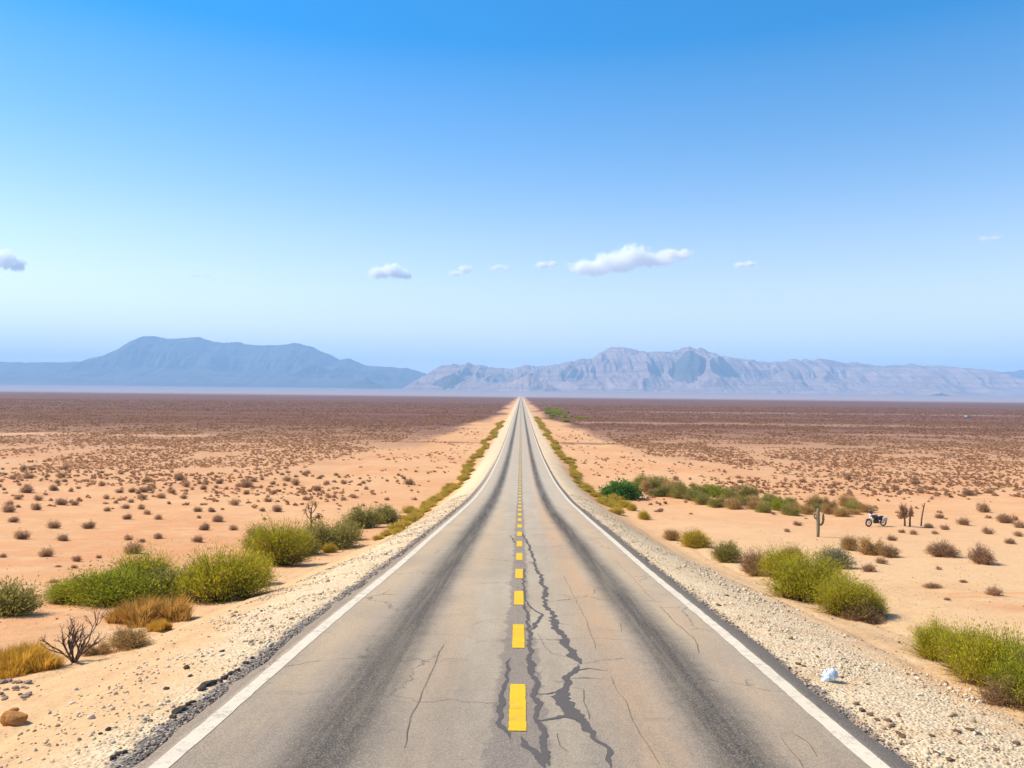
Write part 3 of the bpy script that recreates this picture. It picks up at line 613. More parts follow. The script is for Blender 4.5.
def bush_parts(seed, lobes, n_stems, n_leaves, leaf, lean=0.6, asp=0.5, t0=0.35, spread=0.045, low=0.06, stemw=0.008, rag=0.3, bare=0.0):
    """unit-wide bush: ribbons for twigs and small pointed leaves along them, all spread through the crown's volume"""
    g = np.random.default_rng(seed); lw = np.array([l[2] ** 2 for l in lobes]); lw /= lw.sum()
    li = g.choice(len(lobes), n_stems, p=lw); L = np.array(lobes)[li]
    ph = g.uniform(0, 2 * np.pi, n_stems); ct = g.uniform(low, 1, n_stems) ** 0.75; st = np.sqrt(1 - ct ** 2)
    lump = 0.90 - 0.3 * (rag - 0.3) + rag * (vnoise(ph * 2.2 + li * 7, ct * 4.0, seed) * 1.5 - 0.35); rho = lump * g.uniform(0.72, 1.06, n_stems)
    base = np.stack([L[:, 0] * 0.55 + g.normal(0, 0.05, n_stems) * L[:, 2], L[:, 1] * 0.55 + g.normal(0, 0.05, n_stems) * L[:, 2], np.full(n_stems, -0.02)], 1)
    tip = np.stack([L[:, 0] + L[:, 2] * st * np.cos(ph) * rho, L[:, 1] + L[:, 2] * st * np.sin(ph) * rho, np.maximum(L[:, 3] * asp * ct * rho, 0.012)], 1)
    mid = base * 0.5 + tip * 0.5; mid[:, 2] += (tip[:, 2] * 0.18 + 0.02) * lean; mid[:, :2] += (tip - base)[:, :2] * -0.08
    def bez(t):
        t = t[..., None]; return (1 - t) ** 2 * base[:, None] + 2 * t * (1 - t) * mid[:, None] + t ** 2 * tip[:, None]
    ts = np.repeat(np.linspace(0, 1, 4)[None], n_stems, 0); B = bez(ts)
    side = np.cross(tip - base, g.normal(0, 1, (n_stems, 3))); side /= np.linalg.norm(side, axis=1)[:, None] + 1e-9
    wd = stemw * np.array([1.0, 0.75, 0.5, 0.15])[None, :, None]
    SV = np.stack([B - side[:, None] * wd, B + side[:, None] * wd], 2).reshape(-1, 3)
    I = np.arange(len(SV)).reshape(n_stems, 4, 2)
    SF = np.stack([I[:, :-1, 0], I[:, :-1, 1], I[:, 1:, 1], I[:, 1:, 0]], -1).reshape(-1, 4)
    tl = t0 + (1 - t0) * g.random((n_stems, n_leaves)) ** 0.8
    C = bez(tl); C2 = bez(np.clip(tl - 0.08, 0, 1)); tan = C - C2; tan /= np.linalg.norm(tan, axis=-1)[..., None] + 1e-9
    C = (C + g.normal(0, spread, C.shape) * np.array([1, 1, 0.7]) * (0.4 + tl[..., None])).reshape(-1, 3)
    C[:, 2] = np.maximum(C[:, 2], 0.008)
    if bare > 0:
        ok = (C[:, 2] > asp * bare * g.uniform(0.3, 1.5, len(C))) | (g.random(len(C)) < 0.12); C = C[ok]; tan = tan.reshape(-1, 3)[ok]
    d = tan.reshape(-1, 3) * 0.8 + g.normal(0, 0.55, C.shape); d[:, 2] += 0.25; d /= np.linalg.norm(d, axis=1)[:, None]
    w = np.cross(d, g.normal(0, 1, C.shape)); w /= np.linalg.norm(w, axis=1)[:, None] + 1e-9
    sc = g.uniform(0.6, 1.35, (len(C), 1)); d = d * leaf[0] * sc; w = w * leaf[1] * sc
    LV = np.stack([C - d * 0.5, C + w * 0.5, C + d * 0.5, C - w * 0.5], 1).reshape(-1, 3)
    LF = np.arange(len(LV)).reshape(-1, 4)
    st_ = np.repeat(g.normal(0, 0.13, n_stems), n_leaves); st_ = st_[ok] if bare > 0 else st_
    tint = np.clip(g.normal(0.45, 0.22, len(LF)) + st_, 0, 1)
    return (SV, SF), (LV, LF, tint)
def grass_parts(seed, lobes, n, asp, wid=0.010):
    """a clump of many arching blades"""
    g = np.random.default_rng(seed); lw = np.array([l[2] ** 2 for l in lobes]); lw /= lw.sum(); L = np.array(lobes)[g.choice(len(lobes), n, p=lw)]
    a = g.uniform(0, 2 * np.pi, n); r = np.sqrt(g.random(n)) * 0.5 * L[:, 2]; b = np.stack([L[:, 0] + r * np.cos(a), L[:, 1] + r * np.sin(a), np.full(n, -0.01)], 1)
    a2 = a + g.normal(0, 0.7, n); out = g.uniform(0.05, 0.55, n) * L[:, 2]; h = L[:, 3] * asp * g.uniform(0.55, 1.05, n) * (1 - 0.35 * (r / (0.5 * L[:, 2])) ** 2)
    tip = b + np.stack([np.cos(a2) * out, np.sin(a2) * out, h], 1); mid = b * 0.55 + tip * 0.45; mid[:, 2] += h * 0.18
    sd = np.stack([-np.sin(a2 + g.normal(0, .8, n)), np.cos(a2), np.zeros(n)], 1) * wid
    V = np.stack([b - sd * .6, b + sd * .6, mid - sd * .45, mid + sd * .45, tip], 1).reshape(-1, 3); o = np.arange(n) * 5
    q = np.stack([o, o + 1, o + 3, o + 2], 1); t = np.stack([o + 2, o + 3, o + 4], 1)
    tt = np.clip(g.normal(0.5, 0.24, n), 0, 1)
    return V, [q, t], np.concatenate([tt, tt])

LOBES = {
 'wide': [(0, 0, 0.36, 1.0), (-0.26, 0.05, 0.26, 0.85), (0.26, -0.03, 0.26, 0.82), (0.05, -0.2, 0.26, 0.62), (-0.05, 0.22, 0.28, 0.9)],
 'long': [(-0.1, 0, 0.36, 0.95), (0.2, 0.06, 0.30, 1.0), (-0.34, -0.02, 0.19, 0.62), (0.36, -0.08, 0.17, 0.66), (0.02, -0.2, 0.24, 0.6)],
 'dome': [(0, 0, 0.46, 1.0), (0.14, -0.1, 0.33, 0.8), (-0.16, 0.06, 0.32, 0.85)],
 'pair': [(-0.18, 0, 0.31, 1.0), (0.22, 0.04, 0.27, 0.8), (0.03, -0.14, 0.24, 0.55)],
}
PROTO = {}
def proto(kind, lobes, mat, seed, ns, nl, leaf, **kw):
    (SV, SF), (LV, LF, t) = bush_parts(seed, LOBES[lobes], ns, nl, leaf, **kw)
    PROTO[kind] = (mesh_np(kind + "_twigs", SV, SF, M_TWIG), mesh_np(kind + "_leaves", LV, LF, ML[mat], False, t))
proto('green_a', 'wide', 'deep', 11, 1000, 30, (0.036, 0.0068), rag=0.55, t0=0.42, bare=0.28, stemw=0.0055)
proto('green_b', 'long', 'green', 12, 1100, 28, (0.038, 0.0062), rag=0.55, t0=0.5, spread=0.04, bare=0.46, stemw=0.0055)
proto('green_c', 'dome', 'green', 13, 1100, 27, (0.036, 0.0060), rag=0.5, t0=0.5, spread=0.04, bare=0.48, stemw=0.0055)
proto('olive_a', 'dome', 'olive', 14, 320, 34, (0.046, 0.012), t0=0.35)
proto('olive_b', 'pair', 'olive', 15, 320, 34, (0.046, 0.012), t0=0.35)
proto('grey_a', 'dome', 'grey', 16, 300, 34, (0.045, 0.011))
proto('brown_a', 'dome', 'brown', 17, 380, 26, (0.055, 0.008), t0=0.25, spread=0.03)
proto('brown_b', 'long', 'brown', 18, 380, 26, (0.055, 0.008), t0=0.25, spread=0.03)
proto('tan_a', 'dome', 'tan', 19, 340, 26, (0.055, 0.009), t0=0.25, spread=0.03)
proto('tan_b', 'pair', 'tan', 20, 340, 26, (0.055, 0.009), t0=0.25, spread=0.03)
proto('yellow_a', 'dome', 'yellow', 21, 320, 34, (0.05, 0.011), t0=0.4)
proto('dark_a', 'dome', 'dark', 22, 260, 46, (0.055, 0.026), t0=0.3, low=0.0)
proto('twig_a', 'dome', 'scrub', 23, 340, 16, (0.06, 0.009), t0=0.3, spread=0.025, low=0.12, stemw=0.009, rag=0.12)
for k, lo in (('scrub_a', 'dome'), ('scrub_b', 'wide'), ('scrub_c', 'pair')):
    proto(k, lo, 'scrub', 30 + ord(k[-1]), 230, 12, (0.085, 0.016), t0=0.2, spread=0.03, stemw=0.008)
for k, lo in (('sage_a', 'dome'), ('sage_b', 'wide')):
    proto(k, lo, 'sage', 40 + ord(k[-1]), 200, 20, (0.075, 0.022), t0=0.3)
for nm, mt, lo, sd, n in (('gold_g', 'gold', 'wide', 51, 4200), ('rust_g', 'rust', 'long', 52, 4600)):
    V, F, t = grass_parts(sd, LOBES[lo], n, 0.55, 0.006); PROTO[nm] = (None, mesh_np(nm, V, F, ML[mt], False, t))

def spot(px, py, wpx, push=0.36):
    P = hit(px, py); w = wpx * P[1] / FOC; y2 = P[1] + push * w
    x2 = P[0] * y2 / P[1]; return np.array([x2, y2, float(terrain(x2, y2))]), w, (py - 394) / FOC
grng = np.random.default_rng(77)
def plant(name, pr, px, py, wpx, hpx, label, cat, group=None, parts=True, rz=None, asp=0.5, deep=1.0):
    P, w, a = spot(px, py, wpx)
    if parts: w *= 1.1
    h = max(hpx * P[1] / FOC - 0.45 * w * a, 0.25 * w)
    sc = (w, w * deep, h / asp); rz = grng.uniform(0, 6.28) if rz is None else rz
    tw, lv = PROTO[pr]
    if parts:
        o = thing(name, label, cat, tuple(P - np.array([0, 0, 0.01])), rz, group); o.scale = sc
        if tw: put("stems", tw, o)
        put("foliage" if tw else "blades", lv, o)
    else:
        o = put(name, lv, None, tuple(P - np.array([0, 0, 0.01]))); o.rotation_euler = (0, 0, rz); o.scale = sc; tag(o, label, cat, group)
    return o

BIG = [  # name, prototype, px, base py, width, height, label, category
 ('leafy_bush', 'olive_a', 6, 618, 74, 44, "dark olive leafy bush cut by the left frame edge", 'bush', 0.4),
 ('leafy_bush', 'green_a', 114, 608, 118, 50, "broad bright green bush at left, the widest there, behind the rust gold grass", 'bush', 0.0),
 ('leafy_bush', 'olive_b', 172, 603, 76, 43, "olive bush squeezed between the broad green bush and the yellow green one", 'bush', 1.0),
 ('leafy_bush', 'green_b', 221, 604, 98, 58, "yellow green bush with brown twiggy base between two other green bushes on the left verge", 'bush', 0.1),
 ('leafy_bush', 'olive_a', 258, 551, 34, 27, "dull olive bush peeping out behind the tall bright green bush on the left", 'bush', 2.0),
 ('leafy_bush', 'green_c', 280, 567, 76, 47, "tall bright green bush with dark base just left of the bare sapling", 'bush', 0.0),
 ('leafy_bush', 'olive_b', 329, 550, 64, 33, "olive bush just right of the bare sapling", 'bush', 0.3),
 ('leafy_bush', 'olive_a', 362, 529, 42, 25, "brownish olive bush, left one of a pair beside the left road verge", 'bush', 0.9),
 ('leafy_bush', 'olive_a', 385, 524, 38, 21, "smaller brownish olive bush, right one of a pair beside the left road verge", 'bush', 2.3),
 ('dry_grass_clump', 'rust_g', 150, 627, 90, 40, "rust gold dry grass clump in front of the broad green bush", 'grass clump', 0.0),
 ('dry_shrub', 'tan_a', 130, 650, 52, 30, "thin tan twiggy shrub just below the rust gold grass clump", 'shrub', 0.0),
 ('dry_grass_clump', 'gold_g', 20, 677, 96, 34, "bright golden grass clump at the left edge beside the bare shrub", 'grass clump', 0.0),
 ('dry_grass_clump', 'gold_g', 160, 632, 30, 16, "little golden tuft between the rust gold clump and the tan shrub", 'grass clump', 2.0),
 ('dry_shrub', 'yellow_a', 329, 553, 17, 11, "tiny yellow shrub at the foot of the olive bush near the bare sapling", 'shrub', 1.0),
 ('dry_shrub', 'tan_b', 96, 656, 36, 16, "faint tan dry shrub right behind the bare shrub", 'shrub', 1.0),
 ('leafy_bush', 'green_b', 809, 604, 92, 52, "sprawling yellow green bush on the right beside the gravel verge", 'bush', 0.2),
 ('leafy_bush', 'green_c', 845, 619, 74, 45, "green bush with bare brown twigs at its right, front of the sprawling yellow green bush", 'bush', 1.2),
 ('dry_shrub', 'brown_b', 862, 622, 52, 28, "low brown twiggy shrub at the right foot of the sprawling green bush", 'shrub', 0.5),
 ('leafy_bush', 'grey_a', 834, 569, 40, 25, "grey green round bush behind the sprawling green bush on the right", 'bush', 0.0),
 ('dry_shrub', 'brown_a', 792, 562, 27, 18, "small brown shrub touching the left back of the sprawling green bush", 'shrub', 0.0),
 ('leafy_bush', 'green_b', 936, 662, 62, 42, "low green bush at the upper left end of the green clump on the right edge", 'bush', 0.7),
 ('leafy_bush', 'green_c', 972, 682, 84, 60, "bright yellow green bush in the middle of the green clump on the right edge", 'bush', 1.7),
 ('leafy_bush', 'green_b', 1004, 698, 92, 70, "tall green bush near the frame in the green clump on the right edge", 'bush', 2.9),
 ('leafy_bush', 'green_a', 1044, 718, 110, 84, "green bush cut off by the right frame edge", 'bush', 2.1),
 ('leafy_bush', 'green_b', 786, 583, 54, 36, "low yellow green bush at the upper left end of the sprawling clump by the gravel", 'bush', 2.5),
 ('leafy_bush', 'green_b', 868, 619, 46, 30, "small green bush at the lower right end of the sprawling clump by the gravel", 'bush', 0.9),
 ('leafy_bush', 'green_a', 72, 605, 52, 30, "low green bush at the far left end of the green clump on the left verge", 'bush', 1.3),
 ('leafy_bush', 'green_b', 146, 600, 70, 50, "green bush rising behind the join of the broad green bush and the olive one", 'bush', 3.3),
 ('leafy_bush', 'green_b', 252, 588, 48, 36, "small yellow green bush at the right end of the green clump on the left verge", 'bush', 4.1),
 ('leafy_bush', 'olive_b', 303, 556, 42, 30, "olive green bush filling in between the tall bright green bush and the bare sapling", 'bush', 1.9),
 ('leafy_bush', 'olive_a', 346, 540, 34, 22, "low olive bush linking the sapling's bush to the brownish pair behind", 'bush', 3.7),
 ('dry_shrub', 'brown_b', 1018, 712, 80, 46, "brown twiggy underside shrub under the green bushes at the right edge", 'shrub', 0.1),
 ('dry_shrub', 'yellow_a', 695, 549, 34, 20, "round yellow bush on the right verge beside two brown shrubs", 'shrub', 0.0),
 ('dry_shrub', 'tan_a', 672, 541, 20, 14, "small tan shrub just left of the round yellow bush", 'shrub', 0.0),
 ('dry_shrub', 'olive_a', 727, 563, 33, 24, "brown olive shrub directly right of the round yellow bush", 'shrub', 4.0),
 ('dry_shrub', 'brown_a', 755, 577, 37, 31, "loose brown shrub between the brown olive shrub and the sprawling green bush", 'shrub', 2.0),
 ('leafy_bush', 'dark_a', 621, 500, 40, 21, "round dark green bush alone by the right road verge", 'bush', 0.0),
 ('dry_shrub', 'tan_a', 849, 551, 20, 18, "upright tan shrub left of the wide orange tan shrub on the right sand", 'shrub', 3.0),
 ('dry_shrub', 'tan_b', 872, 556, 32, 21, "wide orange tan shrub on the right sand in front of the motorcycle", 'shrub', 0.0),
 ('dry_shrub', 'brown_a', 889, 558, 24, 15, "brown shrub grown against the right side of the wide orange tan shrub", 'shrub', 5.0),
 ('dry_shrub', 'twig_a', 943, 558, 35, 21, "flat topped grey brown dome shrub, left one of two on the red sand", 'shrub', 0.0),
 ('dry_shrub', 'twig_a', 981, 565, 33, 24, "round grey brown dome shrub on short stem, right one of two on red sand", 'shrub', 2.0),
 ('leafy_bush', 'deep_far', 712, 497, 36, 13, "bright green bush in the olive shrub belt on the right", 'bush', 0.0),
 ('leafy_bush', 'deep_far', 780, 511, 22, 14, "small grey green bush near the right end of the olive shrub belt", 'bush', 1.0),
]
proto('deep_far', 'wide', 'deep', 24, 240, 26, (0.06, 0.022), t0=0.3)
for nm, pr, px, py, w, h, lb, ct, rz in BIG: plant(nm, pr, px, py, w, h, lb, ct, None, True, rz)

# belt of olive shrubs on the right flat, and low ones along the right verge
BELT = [(642, 489, 22, 15), (655, 492, 24, 16), (668, 496, 24, 17), (655, 497, 18, 10), (680, 499, 26, 17), (693, 501, 26, 13), (676, 494, 24, 16), (697, 497, 22, 14), (703, 505, 24, 12), (718, 508, 26, 13), (734, 510, 28, 14), (730, 499, 24, 12), (748, 499, 26, 15), (742, 506, 24, 12), (755, 510, 24, 12), (764, 513, 24, 12), (770, 504, 22, 11), (795, 512, 24, 12), (806, 515, 26, 12), (818, 512, 22, 10), (830, 515, 24, 12), (842, 517, 24, 12), (853, 512, 26, 11), (848, 503, 22, 8), (866, 513, 24, 11), (790, 505, 20, 9)]
for k in range(26):
    px = grng.uniform(640, 800) if k < 18 else grng.uniform(800, 862); c = 487 + (px - 640) * 0.155 if px < 800 else 513 - (px - 800) * 0.02
    BELT.append((px, c + grng.uniform(-5, 9) if px < 800 else c + grng.uniform(-8, 4), grng.uniform(12, 27), grng.uniform(6, 15)))
for i, (px, py, w, h) in enumerate(BELT):
    plant('belt_shrub', ('olive_a', 'olive_b', 'tan_a', 'olive_b')[i % 4] if px < 790 else ('tan_a', 'olive_b', 'tan_b')[i % 3], px, py, w, h, "olive to tan shrub crowded into the dense shrub belt on the right flat", 'shrub', "shrubs of the belt on the right flat", False)
for px, py, w, h in [(606, 498, 18, 8), (614, 503, 20, 9), (624, 508, 20, 9), (632, 511, 12, 8), (644, 520, 15, 10)]:
    plant('verge_tuft', 'sage_a' if px < 620 else 'yellow_a', px, py, w, h, "low golden shrub on the right verge near the round dark green bush", 'shrub', "golden shrubs on the right verge", False)

# small dry scrub standing singly on the sand, placed where the picture shows it
SCR = []
for cx, cy, w in [(15,455,50),(215,452,85),(355,475,60),(345,505,40),(460,458,35),(105,372,85),(292,380,65),(250,320,78),(410,322,75),(65,292,60),(620,440,110),(600,375,60),(735,368,62),(660,385,40),(590,278,55),(738,278,50),(920,385,65),(950,328,65),(1010,290,50),(920,242,52),(980,242,45),(925,272,30),(40,245,75),(165,235,70),(285,212,75),(348,212,45),(180,190,50),(85,185,45),(45,212,45),(85,222,30),(500,240,40),(585,228,50),(660,230,50),(685,255,50),(495,183,40),(540,203,35),(660,185,60),(610,200,35),(555,155,50),(750,180,55),(855,182,45),(785,205,30),(270,500,45),(250,575,70)]:
    SCR.append((cx / 4.655, 460 + cy / 4.655, w / 4.655, 'l'))
for cx, cy, w in [(55,150,45),(105,140,25),(85,195,65),(20,235,60),(155,235,55),(160,120,60),(318,103,50),(215,68,40),(345,65,40),(360,150,60),(290,147,35),(300,185,25),(600,85,35),(668,95,40),(715,85,40),(775,45,35),(870,95,30),(490,95,40)]:
    SCR.append((200 + cx / 4.655, 480 + cy / 4.655, w / 4.655, 'l'))
for cx, cy, w in [(75,235,45),(30,262,35),(470,298,50),(510,265,35),(560,272,45),(650,270,35),(690,252,50),(670,205,45),(770,235,60),(625,245,50),(945,225,80),(1005,245,60),(875,270,60),(965,312,50),(1000,280,50),(850,180,80),(790,110,60),(880,100,40),(668,420,35),(375,430,80),(425,395,60),(640,500,100),(770,475,50),(897,530,90),(703,548,35)]:
    SCR.append((780 + cx / 4.197, 470 + cy / 4.197, w / 4.197, 'r'))
OWN = {5: "brown dome scrub on left sand nearest the left edge of its row", 10: "largest brown scrub on the left sand, just behind the broad green bush", 1: "wide brown dome scrub on left sand above the stony patch", 2: "upright brown scrub on left sand close left of the broad green bush",
       43: "flat dry twiggy scrub on stony ground left of the broad green bush", 16: "brown scrub on left sand directly behind the yellow green bush", 0: "dark brown scrub cut by the left edge above the olive bush",
       81: "low brown scrub on right sand in front of the wide orange tan shrub", 83: "sparse flat twig scrub on right sand between the two big green bushes", 85: "brown dome scrub on right sand above the big bright green bush", 84: "thin flat twig scrub below the round dome shrub on a short stem"}
GRL, GRR = "dry scrub bushes dotted over the left sand", "dry scrub bushes dotted over the right sand"
LBL, LBR = "small dry brown scrub bush, one of many dotted over the left sand", "small dry brown scrub bush, one of many dotted over the right sand"
for i, (px, py, w, sd) in enumerate(SCR):
    flat = i in (42, 43, 83, 84)
    lb = OWN.get(i, LBL if sd == 'l' else LBR)
    plant('scrub_bush', 'twig_a' if flat else ('scrub_a', 'scrub_b', 'scrub_c')[i % 3], px, py, w * 1.05, w * (0.34 if flat else 0.60) * grng.uniform(0.9, 1.1), lb, 'scrub', GRL if sd == 'l' else GRR, False)
# more of the same, farther out: single objects up to about 300
n = len(SCR); tries = 0; taken = []
while n < 292 and tries < 8000:
    tries += 1
    y = 68 + 42 * grng.random() ** 1.35; x = grng.uniform(-0.68, 0.68) * y
    if abs(x) < 10.5 + 5 * grng.random() or (x > 0 and y < 78): continue
    q = pix((x, y, terrain(x, y)))
    if q[1] > 494 or q[0] < -10 or q[0] > 1034: continue
    if vnoise(x / 7, y / 7, 91) < 0.30: continue
    if any((x - a) ** 2 + (y - b) ** 2 < 0.8 for a, b in taken): continue
    taken.append((x, y)); w = float(np.clip(grng.lognormal(-0.35, 0.42), 0.3, 1.7)); h = w * grng.uniform(0.42, 0.62)
    o = put('scrub_bush', PROTO[('scrub_a', 'scrub_b', 'scrub_c')[n % 3]][1], None, (x, y, float(terrain(x, y)) - 0.01))
    o.rotation_euler = (0, 0, grng.uniform(0, 6.28)); o.scale = (w, w, h / 0.5)
    tag(o, LBL if x < 0 else LBR, 'scrub', GRL if x < 0 else GRR); n += 1

# the strips of low shrubs that follow the road on both sides
for sgn, lab, grp in ((-1, "low olive shrub in the row that follows the left road verge", "shrubs in the row along the left verge"), (1, "low olive shrub in the row that follows the right road verge", "shrubs in the row along the right verge")):
    y = 42.0 if sgn < 0 else 62.0; k = 0
    while y < 900 and k < 148:
        for c in range(1 if y < 60 else 2):
            x = sgn * (7.6 + 0.4 * math.sin(y * 0.11) + grng.normal(0, 0.36)); w = grng.uniform(0.75, 1.5) * (1 + y / 330); h = w * grng.uniform(0.24, 0.38)
            if y < 62: w *= 0.85; x -= sgn * 0.2
            yy = y + grng.uniform(-.6, .6)
            o = put('verge_shrub', PROTO[('sage_a', 'sage_b')[k % 2]][1], None, (x, yy, float(terrain(x, yy)) - 0.02))
            o.rotation_euler = (0, 0, grng.uniform(0, 6.28)); o.scale = (w, w, h / 0.5); tag(o, lab, 'shrub', grp); k += 1
        y += (1.3 if y < 60 else 1.3 + y * 0.017) * grng.uniform(0.6, 1.4)
# green patch beside the road far out on the right
for k in range(46):
    t = grng.random(); y = 330 + 330 * t; x = 13 + (y - 330) * 0.02 + grng.random() * (19 - 10 * t)
    w = grng.uniform(2.4, 4.6); o = put('green_shrub', PROTO['deep_far'][1], None, (x, y, float(terrain(x, y)) - 0.03))
    o.rotation_euler = (0, 0, grng.uniform(0, 6.28)); o.scale = (w, w, w * grng.uniform(0.5, 0.9)); tag(o, "green shrub in the long green patch far out right of the road", 'shrub', "shrubs of the green patch far out right of the road")

# everything beyond: countless scrub, one object
def scatter_scrub():
    g = np.random.default_rng(5); out = []
    for y0, y1, den, nb, wr, hr in ((62, 110, 0.60, 26, (0.3, 0.85), 0.5), (110, 220, 0.85, 16, (0.35, 0.95), 0.46), (220, 420, 0.30, 10, (0.5, 1.3), 0.4), (420, 900, 0.05, 8, (0.9, 2.2), 0.32)):
        area = 0.72 * (y1 ** 2 - y0 ** 2); N = int(area * den * 1.6)
        y = np.sqrt(g.uniform(y0 ** 2, y1 ** 2, N)); x = g.uniform(-0.72, 0.72, N) * y
        dn = fbm(x / 9, y / 14, 3, 95); pk = fbm(x / 60, y / 30, 2, 98)
        cor = 9.5 + np.where(y > 90, 22 - 15 * sstep(90, 420, y), np.where(x < 0, 10, 6) * sstep(60, 90, y)) * (0.35 + 1.1 * fbm(x / 30, y / 60, 3, 99))
        keep = (dn > 0.30 + 0.26 * g.random(N)) & ((np.abs(x) > cor) | ((np.abs(x) > 10) & (g.random(N) < 0.14) & (y < 260))) & ((pk > 0.20) | (y < 170))
        if y0 < 70: keep &= (g.random(N) < sstep(60, 100, y) * 0.9 + 0.06)
        x, y = x[keep], y[keep]; n = len(x); w = g.uniform(*wr, n) * g.uniform(0.7, 1.1, n); h = w * hr * g.uniform(0.7, 1.2, n)
        z = terrain(x, y)
        a = g.uniform(0, 2 * np.pi, (n, nb)); ct = g.uniform(0.05, 1, (n, nb)); st = np.sqrt(1 - ct ** 2); r = g.uniform(0.7, 1.08, (n, nb))
        tip = np.stack([st * np.cos(a) * r * w[:, None] / 2, st * np.sin(a) * r * w[:, None] / 2, ct * r * h[:, None]], -1)
        sd = np.cross(tip, g.normal(0, 1, tip.shape)); sd /= np.linalg.norm(sd, axis=-1)[..., None] + 1e-9
        fw = (w * (0.20 if nb > 15 else 0.34))[:, None, None] * g.uniform(0.6, 1.2, (n, nb, 1)); md = tip * 0.62
        C = np.stack([x, y, z], -1)[:, None, :]
        V = np.stack([tip * 0.1 + C, md - sd * fw * 0.5 + C, tip + C, md + sd * fw * 0.5 + C], 2).reshape(-1, 3)
        tint = np.clip(np.repeat(g.normal(0.44 if y0 < 200 else 0.26 if y0 < 400 else 0.12, 0.2, n), nb) + g.normal(0, 0.16, n * nb), 0, 1)
        out.append((V, tint)); print("scrub", y0, n)
    V = np.concatenate([o[0] for o in out]); t = np.concatenate([o[1] for o in out])
    me = mesh_np("distant_scrub", V, np.arange(len(V)).reshape(-1, 4), ML['field'], False, t)
    tag(put("distant_scrub", me), "brown scrub covering the plain out to the dry lake", "scrub", kind="stuff")
scatter_scrub()

# ================================================================== gravel
_ph = (1 + 5 ** 0.5) / 2
ICO = np.array([(-1, _ph, 0), (1, _ph, 0), (-1, -_ph, 0), (1, -_ph, 0), (0, -1, _ph), (0, 1, _ph), (0, -1, -_ph), (0, 1, -_ph), (_ph, 0, -1), (_ph, 0, 1), (-_ph, 0, -1), (-_ph, 0, 1)]) / math.hypot(1, _ph)
ICF = np.array([(0, 11, 5), (0, 5, 1), (0, 1, 7), (0, 7, 10), (0, 10, 11), (1, 5, 9), (5, 11, 4), (11, 10, 2), (10, 7, 6), (7, 1, 8), (3, 9, 4), (3, 4, 2), (3, 2, 6), (3, 6, 8), (3, 8, 9), (4, 9, 5), (2, 4, 11), (6, 2, 10), (8, 6, 7), (9, 8, 1)])
def pebbles(name, x, y, size, tint, mat, label, seed):
    g = np.random.default_rng(seed); n = len(x); z = terrain(x, y)
    S = size[:, None] * g.uniform(0.6, 1.35, (n, 3)) * np.array([1, 1, 0.75]); Vv = ICO[None] * (1 + g.normal(0, 0.16, (n, 12, 1))) * S[:, None] * 0.5
    a = g.uniform(0, 2 * np.pi, n)[:, None]; X = Vv[..., 0] * np.cos(a) - Vv[..., 1] * np.sin(a); Y = Vv[..., 0] * np.sin(a) + Vv[..., 1] * np.cos(a)
    Vv = np.stack([X + x[:, None], Y + y[:, None], Vv[..., 2] + z[:, None] + S[:, 2:3] * 0.18], -1).reshape(-1, 3)
    F = (ICF[None] + (np.arange(n) * 12)[:, None, None]).reshape(-1, 3)
    return tag(put(name, mesh_np(name, Vv, F, mat, False, np.repeat(tint, 20))), label, name.replace('_', ' '), kind="stuff")
s = SH("gravel_stones"); t = s.attr("tint"); nz = s.noise(s.pos(), 60, 4)
M_GRAV = s.pbr(s.mix(s.math('MULTIPLY', nz, 0.3), s.ramp(t, [(0, (0.12, 0.07, 0.035)), (0.22, (0.34, 0.22, 0.12)), (0.5, (0.58, 0.43, 0.26)), (0.8, (0.68, 0.54, 0.36)), (1, (0.78, 0.67, 0.50))]), (0.3, 0.2, 0.12)), 0.9, 0.15)
s = SH("road_metal"); t = s.attr("tint"); M_METAL = s.pbr(s.ramp(t, [(0, (0.08, 0.06, 0.045)), (0.6, (0.27, 0.20, 0.145)), (1, (0.62, 0.48, 0.33))]), 0.85, 0.25)
g = np.random.default_rng(8); N = 30000
yy = 5 + 62 * g.random(N) ** 2.2; sd = np.where(g.random(N) < 0.52, 1, -1); dd = 0.15 + 2.7 * g.random(N) ** 1.1
lump = fbm(dd * 1.2 + sd * 9, yy / 1.5, 3, 121); kp = (lump > 0.36 + 0.28 * g.random(N)); kp &= ~((sd < 0) & (g.random(N) < 0.9 - yy / 26) & (dd > 0.35 + 0.5 * g.random(N)))
yy, sd, dd = yy[kp], sd[kp], dd[kp]; xx_ = np.where(sd > 0, EDGE_R + dd, EDGE_L - dd)
size = np.exp(g.normal(math.log(0.026), 0.42, len(yy))) * (1 + yy / 70)
pebbles("gravel", xx_, yy, np.clip(size, 0.01, 0.10), np.clip(g.normal(0.70, 0.24, len(yy)), 0, 1), M_GRAV, "pale gravel spread over both road verges", 9)
N = 12000; yy = 5 + 55 * g.random(N) ** 1.7; xx_ = g.uniform(-0.7, 0.7, N) * yy + g.choice([-1, 1], N) * 3; kp = ((xx_ > EDGE_R + 0.3) | (xx_ < EDGE_L - 0.3)) & (fbm(xx_ / 3, yy / 4, 3, 131) > 0.4 + 0.2 * g.random(N)); yy, xx_ = yy[kp], xx_[kp]
pebbles("loose_stones", xx_, yy, np.clip(np.exp(g.normal(math.log(0.021), 0.5, len(yy))), 0.008, 0.09), np.clip(g.normal(0.28, 0.2, len(yy)), 0, 1), M_GRAV, "loose stones strewn over the sand", 10)
N = 9000; yy = 5 + 45 * g.random(N) ** 1.5; sd = g.choice([-1, 1], N); dd = np.abs(g.normal(0.0, 0.105, N)) - 0.02; xx_ = np.where(sd > 0, EDGE_R + dd * 0.8, EDGE_L - dd * 1.2)
